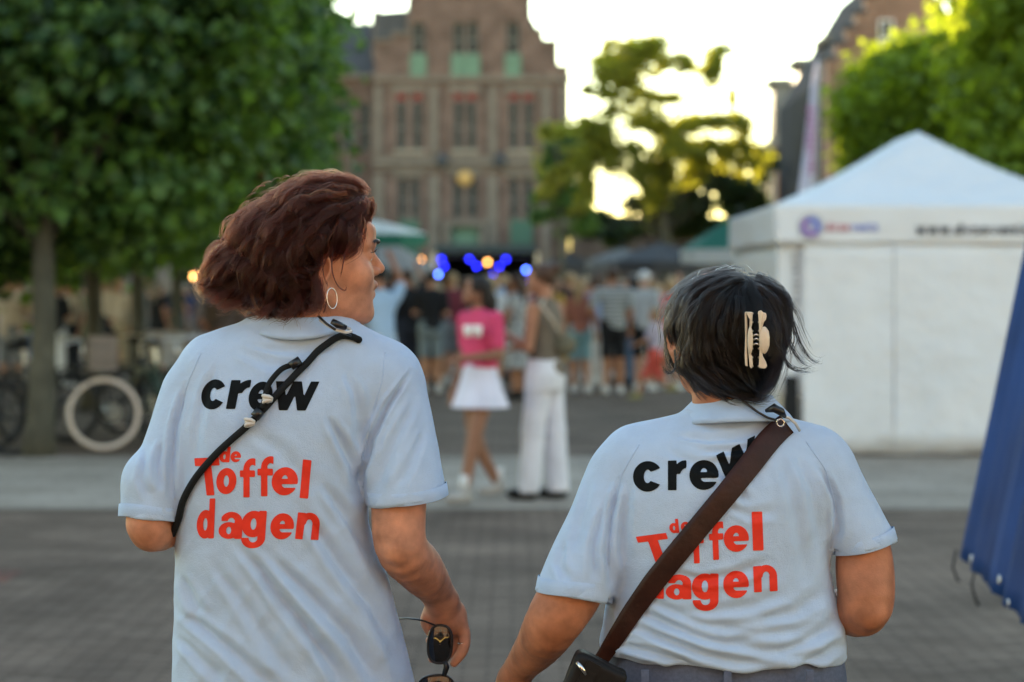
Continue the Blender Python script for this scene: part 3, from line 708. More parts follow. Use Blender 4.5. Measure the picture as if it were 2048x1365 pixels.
def px_clumps(rs, blobs, Y, dy, per=1.0, soft=False):
    out = []
    for (x, y, rx, ry, n) in blobs:
        n = int(n * per); d = rs.normal(size=(n, 3)); d /= np.linalg.norm(d, axis=1)[:, None]; d *= np.abs(rs.normal(size=(n, 1))) * 1.05 if soft else rs.uniform(0, 1, (n, 1)) ** (1 / 2.2)
        s = Y / F; c = np.array(P(x, y, Y + rs.uniform(-dy, dy))); out.append(c + d * np.array([rx * s, rx * s * .8, ry * s]))
    return np.concatenate(out)
YT = 66.0
ct = empty('airy_tree', 'airy tree with thin leafy boughs against the bright sky beside the town hall', 'tree', (PX(1335, YT), YT, 0))
rs = np.random.RandomState(12)
TB = [(1285, 85, 26, 12, 210), (1262, 112, 40, 22, 420), (1320, 105, 34, 14, 200), (1235, 140, 34, 26, 380), (1300, 128, 26, 16, 160), (1214, 152, 20, 14, 200), (1255, 165, 22, 10, 130), (1420, 130, 16, 26, 330), (1385, 128, 24, 14, 130), (1440, 98, 16, 7, 60),
      (1190, 182, 16, 8, 90), (1220, 192, 22, 8, 90), (1340, 195, 40, 8, 120), (1280, 190, 30, 9, 110), (1465, 190, 8, 14, 70), (1155, 268, 36, 14, 260), (1200, 250, 30, 14, 170), (1255, 225, 34, 16, 280), (1290, 240, 28, 14, 180), (1350, 262, 34, 12, 260), (1395, 250, 36, 16, 240), (1440, 238, 34, 10, 220), (1475, 258, 26, 16, 160),
      (1150, 300, 30, 26, 420), (1195, 290, 26, 20, 260), (1215, 318, 26, 22, 320), (1260, 296, 20, 12, 110), (1285, 330, 34, 20, 330), (1330, 300, 36, 12, 200), (1390, 290, 30, 10, 180), (1345, 335, 32, 22, 350), (1430, 290, 22, 10, 120), (1470, 300, 28, 14, 200), (1410, 318, 32, 14, 260), (1120, 330, 28, 40, 420), (1175, 345, 12, 34, 240), (1165, 390, 16, 40, 420), (1310, 360, 26, 26, 360),
      (1110, 262, 20, 12, 120), (1500, 320, 22, 18, 220)]
def spread(blobs, rs, k=4):
    out = []
    for (x, y, rx, ry, n) in blobs:
        for _ in range(k):
            a = rs.uniform(0, 6.28); q_ = rs.uniform(.2, 1)
            out.append((x + rx * q_ * math.cos(a), y + ry * q_ * math.sin(a), rx * .42, ry * .5, n / k))
    return out
M_leafo = leafmat('airy_leaf', (.10, .13, .025), (.24, .27, .05), (2.6, 2.2, .8), .65)
pts = px_clumps(rs, spread([(x, y, rx * 1.4, ry * 1.5, n) for x, y, rx, ry, n in TB], rs, 9), YT, 1.6, 5.0, soft=True)
mi = np.zeros(len(pts))
leaves('crown', pts, .10, M_leafo, ct, 12, LEAF6)
o = MB(); tb = P(1335, 470, YT); tb.z = 0
o.tube([tb, P(1333, 500, YT), P(1328, 400, YT), P(1326, 290, YT), P(1322, 190, YT)], [.2, .17, .12, .06, .02], 10)
for (x, y, rx, ry, n) in TB:
    a = P(1328, min(470, y + 120 + abs(x - 1328) * .35), YT); b = P(x, y, YT + rs.uniform(-1, 1)); m_ = a.lerp(b, .55) + Vector((0, 0, -.15)); o.tube([a, m_, b], [.03, .018, .008], 5)
o.build('trunk', M_bark, ct, True)
dk = empty('dark_tree', 'low broad dark green tree below the airy tree, above the grey parasols', 'tree', (PX(1400, 72), 72, 0))
DB = [(1215, 430, 70, 34, 1500), (1290, 425, 70, 36, 1900), (1370, 395, 60, 55, 2400), (1440, 370, 60, 45, 2000), (1500, 385, 46, 50, 1700), (1420, 440, 80, 40, 2200), (1150, 430, 50, 40, 1100), (1330, 460, 60, 24, 900), (1240, 465, 60, 22, 800), (1395, 345, 50, 18, 600), (1530, 340, 26, 30, 500), (1475, 460, 50, 26, 800)]
leaves('crown', px_clumps(rs, spread(DB, rs, 6), 72, 1.8, 1.0), .15, M_leafd, dk, 14, LEAF6)
o = MB(); o.tube([(PX(1400, 72), 72, 0), (PX(1402, 72), 72, 2.2), P(1400, 400, 72)], [.22, .18, .06], 10)
for (x, y, rx, ry, n) in DB: o.tube([(PX(1400, 72), 72, 2.0), P((x + 1400) / 2, 470, 72), P(x, y, 72)], [.1, .06, .02], 5)
o.build('trunk', M_bark, dk, True)
yt = empty('young_tree', 'young tree with sprigs tinted yellow-green for sunlight against the right corner of the town hall', 'tree', (PX(1120, 60), 60, 0))
YB_ = [(1085, 262, 16, 12, 170), (1112, 365, 24, 22, 420), (1095, 385, 18, 14, 220), (1130, 345, 18, 16, 200), (1170, 415, 16, 14, 170), (1150, 420, 12, 10, 90), (1140, 300, 14, 12, 50)]
YG_ = [(1120, 300, 34, 30, 500), (1105, 420, 40, 34, 700), (1150, 450, 36, 30, 600), (1085, 395, 22, 20, 250), (1135, 385, 26, 30, 400), (1100, 335, 24, 20, 250)]
p1 = px_clumps(rs, spread(YB_, rs, 4), 60, .4); p2 = px_clumps(rs, spread(YG_, rs, 5), 60.8, .5)
leaves('crown', np.concatenate([p1, p2]), .12, [M_leafsun, M_leaf], yt, 15, LEAF6, mi=np.concatenate([np.zeros(len(p1)), np.ones(len(p2))]))
o = MB(); o.tube([(PX(1120, 60), 60.4, 0), P(1122, 500, 60.4), P(1118, 380, 60.4), P(1112, 280, 60.4)], [.1, .08, .05, .02], 8)
for (x, y, rx, ry, n) in YB_ + YG_: o.tube([P(1120, min(480, y + 60), 60.4), P(x, y, 60.4)], [.03, .01], 5)
o.build('trunk', M_bark, yt, True)

# ================================================================ white event tent
M_tent = mat('white_tent_fabric', (.76, .77, .80), rough=.6, var=.03, vscale=1.5, bump=.6, bscale=3.5, bdist=.09, transl=((.75, .75, .72), .22))
M_leg = mat('aluminium', (.55, .56, .58), rough=.35, metal=.9)
M_blk = mat('black_fabric', (.012, .012, .013), rough=.8)
tx0, tx1, ty0, ty1 = 2.415, 5.50, 22.0, 26.6; ez_, vz = PZ(413, 22.0), PZ(487, 22.0); az = PZ(262, 23.5)
tent = empty('event_tent', 'white pop-up event tent with printed valance and closed side walls', 'tent', ((tx0 + tx1) / 2, 24, 0))
rows = []; N, Mx = 46, 36
for j in range(N + 1):
    yy = ty0 + (ty1 - ty0) * j / N; row = []
    for i in range(Mx + 1):
        xx = tx0 + (tx1 - tx0) * i / Mx
        d = min(xx - tx0, tx1 - xx, yy - ty0, ty1 - yy) / ((tx1 - tx0) / 2)
        d = max(0, d); z = ez_ + (az - ez_) * (d ** 1.10)
        side = abs((xx - (tx0 + tx1) / 2) / ((tx1 - tx0) / 2))
        z -= .05 * math.sin(math.pi * d) * (1 - .3 * side)
        row.append((xx, yy, z))
    rows.append(row)
o = MB().grid(rows).build('canopy', M_tent, tent, True)
md = o.modifiers.new('thick', 'SOLIDIFY'); md.thickness = .008
def cloth_wall(name, a, b, z0, z1, amp, m, parent, freq=9, n=60, k=10, seed=0):
    a, b = Vector(a), Vector(b); nn = Vector((b - a).normalized()).cross(Vector((0, 0, 1))); rows = []
    for j in range(k + 1):
        t = j / k; rows.append([tuple(a.lerp(b, i / n) + nn * amp * (math.sin(i / n * freq * 6.28 + seed) * .6 + math.sin(i / n * freq * 2.3 + 5 * t + seed)) * (.25 + .75 * (1 - t)) + Vector((0, 0, z0 + (z1 - z0) * t))) for i in range(n + 1)])
    o = MB().grid(rows).build(name, m, parent, True); md = o.modifiers.new('thick', 'SOLIDIFY'); md.thickness = .006; return o
for (a, b) in (((tx0 - .03, ty0 - .03, 0), (tx1 + .03, ty0 - .03, 0)), ((tx0 - .03, ty1, 0), (tx0 - .03, ty0 - .03, 0)), ((tx1 + .03, ty0 - .03, 0), (tx1 + .03, ty1, 0)), ((tx1, ty1 + .03, 0), (tx0, ty1 + .03, 0))):
    cloth_wall('valance', a, b, vz, ez_ + .01, .006, M_tent, tent, 5)
wx0 = PX(1606, 22.03)
wx2 = PX(1785, 22.03)
cloth_wall('side_wall', (wx0, ty0 + .0, 0), (wx2 - .002, ty0 + .0, 0), .025, vz + .05, .012, M_tent, tent, 2, seed=1)
cloth_wall('side_wall', (wx2 + .002, ty0 + .0, 0), (tx1, ty0 + .0, 0), .02, vz + .05, .013, M_tent, tent, 3, seed=3)
cloth_wall('side_wall', (tx0 + .02, ty1, 0), (tx0 + .02, ty0 + .25, 0), .03, vz + .02, .010, M_tent, tent, 4, seed=4)
cloth_wall('side_wall', (tx1 - .02, ty0 + .05, 0), (tx1 - .02, ty1, 0), .03, vz + .02, .010, M_tent, tent, 4, seed=5)
cloth_wall('corner_panel', (tx0 + .01, ty0 + .06, 0), (wx0 + .02, ty0 + .06, 0), .55, vz + .02, .004, M_tent, tent, 1, seed=2)
for xx in (tx0 + .05, tx1 - .05):
    for yy in (ty0 + .12, ty1 - .1): MB().tube([(xx, yy, 0), (xx, yy, ez_ - .02)], .022, 8).build('leg', M_leg, tent)
MB().box((tx0 + .13, ty0 + .10, .42), (.13, .10, .62)).build('weight_bag', M_blk, tent)
def onplane(Y): return lambda x, y: P(x, y, Y)
def textrow(name, s, x0, x1, y0, h, Y, m, parent, rot=False, bold=.02, up=None):
    """glyphs of s spread from x0 to x1 (photo pixels) with x-height h on baseline y0"""
    wd = {'w': 1.35, 'm': 1.5, '.': .4, 'i': .4, 'l': .4, 't': .6, 'f': .6, 'r': .65, ' ': .5}
    tot = sum(wd.get(c, 1.0) for c in s); k = (x1 - x0) / tot; x = x0; L = []
    for c in s:
        w_ = wd.get(c, 1.0) * k
        if c != ' ':
            hh = h * (.2 if c == '.' else 1.35 if c in 'dtlh' else 1.0)
            if c == '.': L.append((c, (x + .1 * w_, y0), (x + .8 * w_, y0), (x + .1 * w_, y0 - hh), bold))
            else: L.append((c, (x + .08 * w_, y0), (x + .92 * w_, y0), (x + .08 * w_, y0 - hh), bold))
        x += w_
    if rot:   # vertical, reading upwards: swap axes round (x0, y0)
        L = [(c, *[(x0 + (py - y0), y0 - (px - x0)) for px, py in (bl, br, tl)], b_) for c, bl, br, tl, b_ in L]
    return lettering(name, L, None, Y, m, parent, cell=0, proj=onplane(Y))
M_tk = mat('grey_black_print', (.05, .05, .055), rough=.6); M_tr = mat('red_tent_print', (.45, .12, .14), rough=.6); M_tb = mat('blue_tent_print', (.14, .18, .50), rough=.6); M_tp = mat('purple_tent_print', (.22, .12, .38), rough=.6); M_tg = mat('faded_print', (.30, .30, .32), rough=.6)
YV = ty0 - .055
textrow('lettering', 'www.dvsevents.nl', 1830, 2092, 470, 17, YV, M_tk, tent)
textrow('lettering', 'dvse', 1652, 1700, 463, 14, YV, M_tr, tent); textrow('lettering', 'vents', 1702, 1757, 463, 14, YV, M_tb, tent)
o = MB()
def disc(mb, cx, cy, r, Y, a0=0, a1=6.2832, r0=0.0, n=28):
    pts = [[P(cx + rr * math.cos(a0 + (a1 - a0) * i / n), cy - rr * math.sin(a0 + (a1 - a0) * i / n), Y) for i in range(n + 1)] for rr in (max(r0, .01), r)]
    return mb.grid(pts)
disc(MB(), 1622, 454, 26, YV, r0=23.5).build('logo_ring', M_tg, tent); disc(MB(), 1622, 454, 20, YV - .002, R(110), R(320), r0=8).build('logo_swirl', M_tp, tent)
disc(MB(), 1622, 454, 20, YV - .002, R(-38), R(108), r0=8).build('logo_swirl', M_tb, tent)
textrow('lettering', 'dvsevents', 1598, 1708, 612, 13, ty0 + .035, M_tg, tent, rot=True)

# feather flag
ff = empty('feather_flag', 'tall narrow white feather flag with purple and pink lettering behind the tent', 'flag', (PX(1600, 28.5), 28.5, 0))
YF = 28.5; ol = []; orr = []
for k in range(25):
    t = k / 24; y = 118 + t * 420
    lx = 1634 - 50 * t ** .62 + 4 * math.sin(t * 5); rx = 1636 - 12 * t if t > .04 else 1636
    ol.append([P(lx + (rx - lx) * s, y, YF + .05 * math.sin(3 * s + 6 * t)) for s in (0, .25, .5, .75, 1)])
o = MB().grid(ol).build('banner', mat('white_flag_cloth', (.75, .73, .82), rough=.7, transl=((.85, .83, .9), .5)), ff, True)
md = o.modifiers.new('thick', 'SOLIDIFY'); md.thickness = .004
MB().tube([(PX(1628, YF), YF, 0), P(1628, 540, YF), P(1634, 300, YF), P(1638, 140, YF), P(1634, 116, YF)], [.02, .018, .014, .01, .006], 8).build('pole', M_leg, ff, True)
textrow('lettering', 'toffeldagen', 1629, 1769, 350, 14, YF - .07, mat('pink_flag_print', (.45, .20, .38), rough=.7), ff, rot=True, bold=.03)

# ================================================================ blue tarpaulin trailer, near right
M_tarp = mat('blue_tarpaulin', (.006, .036, .15), rough=.65, spec=.12, var=.35, vscale=2.2, bump=.5, bscale=9, bdist=.012)
tr = empty('covered_trailer', 'market trailer covered with a blue tarpaulin at the right edge', 'trailer', (2.6, 7, 0))
def trail_pt(u, t):
    """u 0..1 round the back corner and along the left side, t 0..1 bottom to top"""
    zb, zt = .60, 2.15
    z = zb + (zt - zb) * t; lean = .27 * t
    return z, lean
rows = []
for j in range(33):
    t = j / 32; z = .60 + 2.1 * t; lean = .36 * t; row = []
    for i in range(121):
        u = i / 120
        if u < .3:                 # far end, facing away from the camera
            s = u / .3; x = 3.6 - lean * .3 - (3.6 - lean * .3 - 1.575 - lean) * s; y = 8.42 - .25 * t
        else:
            s = (u - .3) / .7; x = 1.575 - .36 * s + lean; y = 8.42 - .25 * t - 4.4 * s
        f_ = .5 + .5 * t
        if u >= .3: x += (.018 * math.sin(u * 95 + .8 * math.sin(3 * t)) + .010 * math.sin(u * 230 + 2 * t)) * (1.1 - .7 * t); z_ = z - (.012 * math.sin(u * 95)) * (1 - t)
        else: y += .02 * math.sin(u * 80); z_ = z
        row.append((x, y, z_))
    rows.append(row)
for k in range(1, 6):             # roof of the cover
    t = k / 5
    rows.append([(p[0] + (2.6 - p[0]) * t, p[1] + (6.2 - p[1]) * t * .4, 2.7 + .12 * math.sin(t * 1.57)) for p in rows[32]])
o = MB().grid(rows).build('tarpaulin', M_tarp, tr, True); md = o.modifiers.new('thick', 'SOLIDIFY'); md.thickness = .004
for k, (x, y, Y) in enumerate(((1960, 1118, 8.06), (2018, 1160, 7.30), (2036, 1207, 7.05))):
    MB().ring(P(x, y, Y) + Vector((-.028, 0, 0)), .010, .0045, axis=(1, 0, 0), n=16).build('eyelet', M_silver if 'M_silver' in globals() else M_leg, tr, True)
for (a, l) in (((1924, 1100, 8.38), 70), ((1963, 1135, 7.98), 80)):
    p0 = P(*a) + Vector((-.02, 0, 0)); MB().tube([p0, p0 + Vector((-.012, 0, -.06)), p0 + Vector((.004, 0, -l / 680)), p0 + Vector((.012, 0, -l / 640))], [.0035, .004, .0045, .006], 7).build('hanging_strap', M_blk, tr, True)
MB().box((2.62, 6.3, .52), (1.75, 4.0, .16)).box((2.6, 6.3, .43), (.12, 4.4, .10)).build('chassis', M_blk, tr)
for (x, y) in ((1.86, 7.35), (3.35, 7.35), (1.86, 5.2), (3.35, 5.2)):
    wq = MB().ring((x, y, .225), .165, .06, axis=(1, 0, 0), n=28, m=10).build('wheel', mat('tyre_rubber', (.015, .015, .015), rough=.8), tr, True)
    MB().tube([(x - .05, y, .225), (x + .05, y, .225)], .115, 20).build('hub', M_leg, wq)
    MB().box((x + (.12 if x < 2.6 else -.12), y, .36), (.05, .05, .26)).build('axle_arm', M_blk, wq)

# ================================================================ parasols, stage, lamps
def parasol(label, cx, cyt, cye, hw, Y, m, valm=None, name='parasol', n=8, sides=8, lobes=.0, group=None, stripe=None):
    """cx,cyt apex pixel; cye edge pixel; hw half width in pixels"""
    c = P(cx, cyt, Y); e = PZ(cye, Y); r = hw * Y / F; t = empty(name, label, 'parasol', (c.x, Y, 0), group=group)
    MB().tube([(c.x, Y, 0), (c.x, Y, c.z + .08)], .025, 10).blob((c.x, Y, c.z + .08), (.04, .04, .05)).build('pole', M_blk, t, True)
    MB().box((c.x, Y, .05), (.5, .5, .1)).build('base', M_slate, t)
    rows = []; val = []
    for k in range(9):
        q_ = k / 8; row = []
        for i in range(sides * 4 + 1):
            a = 2 * math.pi * i / (sides * 4) + R(22.5) + .2; seg = abs(((i % 4) / 4) - .5) * 2
            rr = r * q_ * (math.cos(math.pi / sides) / math.cos(((i % 4) / 4 - .5) * 2 * math.pi / sides) if True else 1)
            z = c.z - (c.z - e) * (q_ ** 1.15) - .03 * math.sin(math.pi * q_) * (1 - seg)
            row.append((c.x + rr * math.cos(a), Y + rr * math.sin(a), z))
        rows.append(row)
    o = MB().grid(rows).build('canopy', m, t, False); md = o.modifiers.new('thick', 'SOLIDIFY'); md.thickness = .006
    ed = rows[-1]; vv = [[(x, y, z - h * .0 - h) for (x, y, z) in ed] for h in (.0, .10, .19)]
    o = MB().grid(vv).build('valance', valm or m, t, False); md = o.modifiers.new('thick', 'SOLIDIFY'); md.thickness = .006
    for i in range(sides):
        a = rows[-1][i * 4]; MB().tube([(c.x, Y, c.z - .02), ((c.x + a[0]) / 2, (Y + a[1]) / 2, (c.z + a[2]) / 2 - .03), (a[0], a[1], a[2] - .02)], .010, 5).build('rib', M_leg, t)
    return t
M_cw = mat('white_canvas', (.85, .86, .84), rough=.7, transl=((.9, .9, .86), .5)); M_cg = mat('green_canvas', (.03, .19, .13), rough=.7, transl=((.05, .35, .22), .4))
M_cgrey = mat('grey_canvas', (.26, .25, .24), rough=.8, transl=((.4, .38, .35), .3)); M_cdk = mat('charcoal_canvas', (.035, .035, .038), rough=.8); M_cd2 = mat('taupe_canvas', (.10, .10, .10), rough=.8)
parasol('white parasol with a green valance right behind the auburn-haired woman', 748, 441, 470, 108, 44, M_cw, M_cg)
parasol('pale grey parasol just below the white and green one', 770, 478, 540, 104, 50, M_cgrey)
parasol('wide charcoal parasol right of the standing crowd', 1322, 486, 524, 108, 46, M_cdk)
parasol('flat taupe parasol left of the charcoal one', 1245, 497, 524, 74, 52, M_cd2)
parasol('teal green parasol half hidden by the white tent', 1480, 432, 500, 118, 34, M_cg, M_cw)
parasol('dark parasol at the back of the terrace, left of the taupe one', 1140, 510, 530, 60, 62, M_cdk)

YS = 96.0; sx_ = lambda a: PX(a, YS)
stage = empty('stage', 'black covered music stage in front of the town hall with blue lights', 'stage', (sx_(970), YS, 0))
M_stg = mat('stage_black', (.006, .007, .008), rough=.8); M_stgr = mat('stage_roof', (.045, .060, .060), rough=.6)
sw = sx_(1072) - sx_(872); scx = (sx_(1072) + sx_(872)) / 2
MB().prism([(sx_(864), PZ(506, YS)), (sx_(1078), PZ(506, YS)), (sx_(1072), PZ(490, YS)), (sx_(872), PZ(488, YS))], YS - .3, YS + 4).build('roof', M_stgr, stage)
MB().box((scx, YS + 3.6, PZ(506, YS) / 2), (sw, .1, PZ(506, YS) - .01)).build('backdrop', M_stg, stage)
for s in (-1, 1): MB().box((scx + s * (sw / 2 - .06), YS + 1.8, PZ(506, YS) / 2 - .01), (.08, 3.4, PZ(506, YS) - .04)).build('side_curtain', M_stg, stage)
MB().box((scx, YS + 1.7, .4), (sw - .3, 3.2, .8)).build('deck', M_stg, stage)
for s in (-1, 1): MB().tube([(scx + s * (sw / 2 + .05), YS - .2, 0), (scx + s * (sw / 2 + .05), YS - .2, PZ(505, YS))], .05, 8).build('post', M_leg, stage)
MB().tube([(sx_(876), YS + .3, PZ(513, YS)), (sx_(1068), YS + .3, PZ(513, YS))], .03, 8).build('lighting_bar', M_leg, stage)
tag(MB().prism([(sx_(778), 0), (sx_(872), 0), (sx_(872), PZ(540, YS)), (sx_(778), PZ(540, YS))], YS + .5, YS + 3).build('speaker_stack', M_stg), 'black loudspeaker stack left of the stage', 'loudspeaker')
def lamp(name, label, px, py, Y, r, col, st, housing=True, cat='lamp', group=None):
    c = P(px, py, Y); t = empty(name, label, cat, c, group=group)
    b = MB().blob((c.x, c.y, c.z), (r, r * .5, r), 14, 10).build('lens' if housing else 'bulb', cmat(name + '_light', col, rough=.4, emit=(col, st)), t, True)
    if housing: MB().tube([(c.x, c.y + .02, c.z), (c.x, c.y + .28, c.z + .05)], [r * 1.15, r * .8], 12).build('housing', M_blk, t)
    else: MB().tube([(c.x, c.y, c.z + r * .8), (c.x, c.y, c.z + r * 1.7)], r * .4, 8).build('socket', M_blk, t)
BL = (.02, .025, 1.0); BL2 = (.06, .13, 1.0)
for i, (x, y, s, cl_, lb) in enumerate(((883, 519, 7, BL, 'upper lamp of the pair at the left end of the stage bar'), (888, 533, 7, BL, 'lower lamp of the pair at the left end of the stage bar'), (877, 549, 16, BL2, 'bright low lamp at the left stage post'), (939, 519, 5, BL, 'lamp left of the middle of the stage bar'), (953, 533, 4, BL, 'dim lamp just below the middle of the bar'),
        (1012, 519, 3.5, BL, 'dimmest lamp near the right end of the bar'), (999, 533, 4, BL, 'dim lamp right of the orange one'), (988, 547, 8, BL, 'upper lamp of the stacked pair right of centre'), (988, 558, 9, BL, 'lower lamp of the stacked pair right of centre'), (1052, 540, 16, BL2, 'bright lamp beside the head of the man in white trousers'), (1046, 560, 6, BL, 'low lamp below the bright one by the right stage post'), (841, 536, 3, BL, 'dim lamp left of the stage under the orange bulbs'))):
    lamp('stage_lamp', 'blue stage light, ' + lb, x, y, YS + .1, .06, cl_, s * .5, group='blue stage lights')
OR = (1.0, .42, .12)
for i, (x, y, Y, s, lb) in enumerate(((842, 521, 60, 5, 'upper one of the pair under the grey parasol'), (838, 525, 60.4, 4, 'lower one of the pair under the grey parasol'), (797, 555, 60, 9, 'single one beside the raised arm'), (975, 525, YS - .5, 1.1, 'dim one in the middle of the stage'), (371, 553, 58, 10, 'leftmost of the three by the woman\'s hair'), (387, 553, 58, 7, 'middle one of the three by the woman\'s hair'), (401, 553, 58, 11, 'rightmost of the three by the woman\'s hair'))):
    lamp('light_bulb', 'warm orange bulb, ' + lb, x, y, Y, .05 if Y < 80 else .07, OR, s * .7, housing=False, cat='bulb', group='warm orange light bulbs')

# ================================================================ bicycles
M_bk = mat('bike_black', (.012, .013, .014), rough=.35, spec=.5); M_rub = mat('tyre_black', (.014, .014, .014), rough=.85); M_wt = mat('cream_tyre', (.80, .68, .58), rough=.6); M_crate = mat('wooden_crate', (.23, .19, .16), rough=.8, var=.2)
M_rimd = mat('dark_rim', (.05, .05, .052), rough=.4, metal=.6)
def bicycle(label, x, y, rz, mf=M_bk, tyre=M_rub, basket=None, lean=.06):
    """front of the bicycle towards local +x"""
    t = empty('bicycle', label, 'bicycle', (0, 0, 0), group='parked bicycles under the plane trees')
    ro = Matrix.Translation((x, y, 0)) @ Matrix.Rotation(rz, 4, 'Z') @ Matrix.Rotation(lean, 4, 'X')
    def T(*p): return ro @ Vector(p)
    ay = ro.to_3x3() @ Vector((0, 1, 0))
    for wx in (-.53, .53):
        c = T(wx, 0, .345)
        w_ = MB().ring(c, .322, .024, axis=ay, n=48, m=8).build('wheel', tyre, t, True)
        MB().ring(c, .296, .010, axis=ay, n=40, m=6).build('rim', M_rimd, w_, True)
        s = MB()
        for k in range(18):
            a = 2 * math.pi * k / 18; s.tube([c, T(wx + .29 * math.cos(a), 0, .345 + .29 * math.sin(a))], .0016, 4)
        s.tube([T(wx, -.05, .345), T(wx, .05, .345)], .02, 8); s.build('spokes', M_rimd, w_)
        MB().tube([T(wx + .36 * math.cos(a), 0, .345 + .36 * math.sin(a)) for a in [R(d) for d in (range(20, 181, 16) if wx < 0 else range(30, 150, 15))]], .022, 6, flat=.4).build('mudguard', mf, t, True)
    f = MB()
    bb = (-.08, 0, .29); st_ = (-.20, 0, .80); hd = (.36, 0, .80); hl = (.40, 0, .66)
    for a, b, r_ in ((bb, st_, .016), (bb, hl, .018), ((-.15, 0, .60), hd, .015), (bb, (-.53, 0, .345), .012), (st_, (-.53, 0, .345), .010), (hd, hl, .020)): f.tube([T(*a), T(*b)], r_, 8)
    for s in (-1, 1): f.tube([T(hl[0], 0, hl[2]), T(.44, s * .05, .55), T(.53, s * .05, .345)], .011, 7)
    f.build('frame', mf, t, True)
    MB().tube([T(.35, 0, .82), T(.33, 0, 1.02)], .013, 8).tube([T(.14, .27, 1.02), T(.24, .22, 1.05), T(.32, .08, 1.04), T(.32, -.08, 1.04), T(.24, -.22, 1.05), T(.14, -.27, 1.02)], .012, 8).build('handlebar', M_leg, t, True)
    MB().tube([T(-.20, 0, .80), T(-.22, 0, .96)], .013, 8).build('seat_post', M_leg, t)
    MB().tube([T(-.36, 0, .985), T(-.28, 0, .985), T(-.18, 0, .98), T(-.08, 0, .97)], [.07, .085, .045, .02], 10, flat=.45).build('saddle', M_blk, t, True)
    MB().tube([T(-.08, -.06, .29), T(-.08, .06, .29)], .09, 16).box(T(-.02, -.12, .16), (.09, .05, .02)).build('crankset', M_leg, t)
    c = MB()
    for s in (-1, 1): c.tube([T(-.25, s * .06, .74), T(-.75, s * .06, .74)], .007, 6)
    c.tube([T(-.72, .06, .74), T(-.56, .05, .37)], .006, 5).build('carrier', mf, t)
    if basket is not None:
        k = MB(); w0, d0, h0 = .34, .26, .24; c0 = T(.52, 0, .92); e = ro.to_euler()
        for dz in range(4):
            zz = -h0 / 2 + dz * h0 / 3
            for s in (-1, 1):
                k.box(c0 + ro.to_3x3() @ Vector((0, s * w0 / 2, zz)), (d0, .012, .055), rz=rz, rx=0); k.box(c0 + ro.to_3x3() @ Vector((s * d0 / 2, 0, zz)), (.012, w0 - .02, .055), rz=rz)
        k.box(c0 - Vector((0, 0, h0 / 2)), (d0, w0, .012), rz=rz)
        k.build('crate', basket, t)
    return t
bicycle('black bicycle with a cream front tyre and wooden front crate beside the nearest trunk', -4.38, 22.75, R(12), tyre=M_rub, basket=M_crate)
o = [ob for ob in bpy.data.objects if ob.name.startswith('wheel')]
fw = [c for c in bpy.data.objects['bicycle'].children if c.name.startswith('wheel')][-1]; fw.data.materials[0] = M_wt; fw['label'] = 'cream tyred front wheel'
bicycle('black bicycle cut by the left edge of the photo, silver handlebar up', -5.1, 22.1, R(168))
bicycle('dark bicycle with a pale crate right behind the wooden one', -3.95, 24.2, R(35), basket=mat('pale_crate', (.35, .34, .32), rough=.8))
M_bg = mat('bike_green', (.02, .06, .05), rough=.35); M_br = mat('bike_red', (.16, .012, .012), rough=.35)
bicycle('dark green bicycle parked behind the cream tyre', -3.35, 23.6, R(-60), mf=M_bg)
bicycle('black bicycle close to the woman\'s left sleeve', -2.95, 23.2, R(70))
bicycle('dark red bicycle deep in the row left of the woman', -3.0, 24.6, R(110), mf=M_br)
bicycle('black bicycle at the back of the row under the third tree', -3.9, 26.0, R(60), basket=M_crate)
bicycle('black bicycle between the first two trunks', -5.0, 25.0, R(80))
bicycle('black bicycle farthest back, half hidden by its neighbours', -2.75, 26.3, R(95))

# unseen houses added behind the camera to block low sky light
for i, (x0, x1, yb, hh, lb, mm) in enumerate(((-26, -9, -16, 12, 'unseen dark brick house added behind the photographer at the left to block low light', M_darkb), (-9, 8, -18, 13.5, 'unseen brown brick house added behind the photographer in the middle to block low light', M_brown), (8, 24, -15, 12.5, 'unseen brick house added behind the photographer at the right to block low light', M_hall))):
    hb = empty('brick_house', lb, 'house', ((x0 + x1) / 2, yb, 0))
    MB().box(((x0 + x1) / 2, yb - 4, hh / 2), (x1 - x0 - .05, 8, hh)).build('wall', mm, hb)
    MB().add([(x0, yb + .2, hh), (x1, yb + .2, hh), (x1, yb - 4, hh + 3.5), (x0, yb - 4, hh + 3.5), (x0, yb - 8.2, hh), (x1, yb - 8.2, hh)], [(1, 0, 3, 2), (2, 3, 4, 5), (0, 4, 3), (1, 2, 5)]).build('roof', M_slate, hb)
    for fl in range(3):
        for k in range(5):
            xw = x0 + (k + .5) * (x1 - x0) / 5; w_ = MB().box((xw, yb + .02, 2.0 + fl * 3.6), (1.4, .12, 2.0)).build('window', M_white, hb); MB().box((xw, yb + .09, 2.0 + fl * 3.6), (1.15, .04, 1.75)).build('pane', M_glassd, w_)
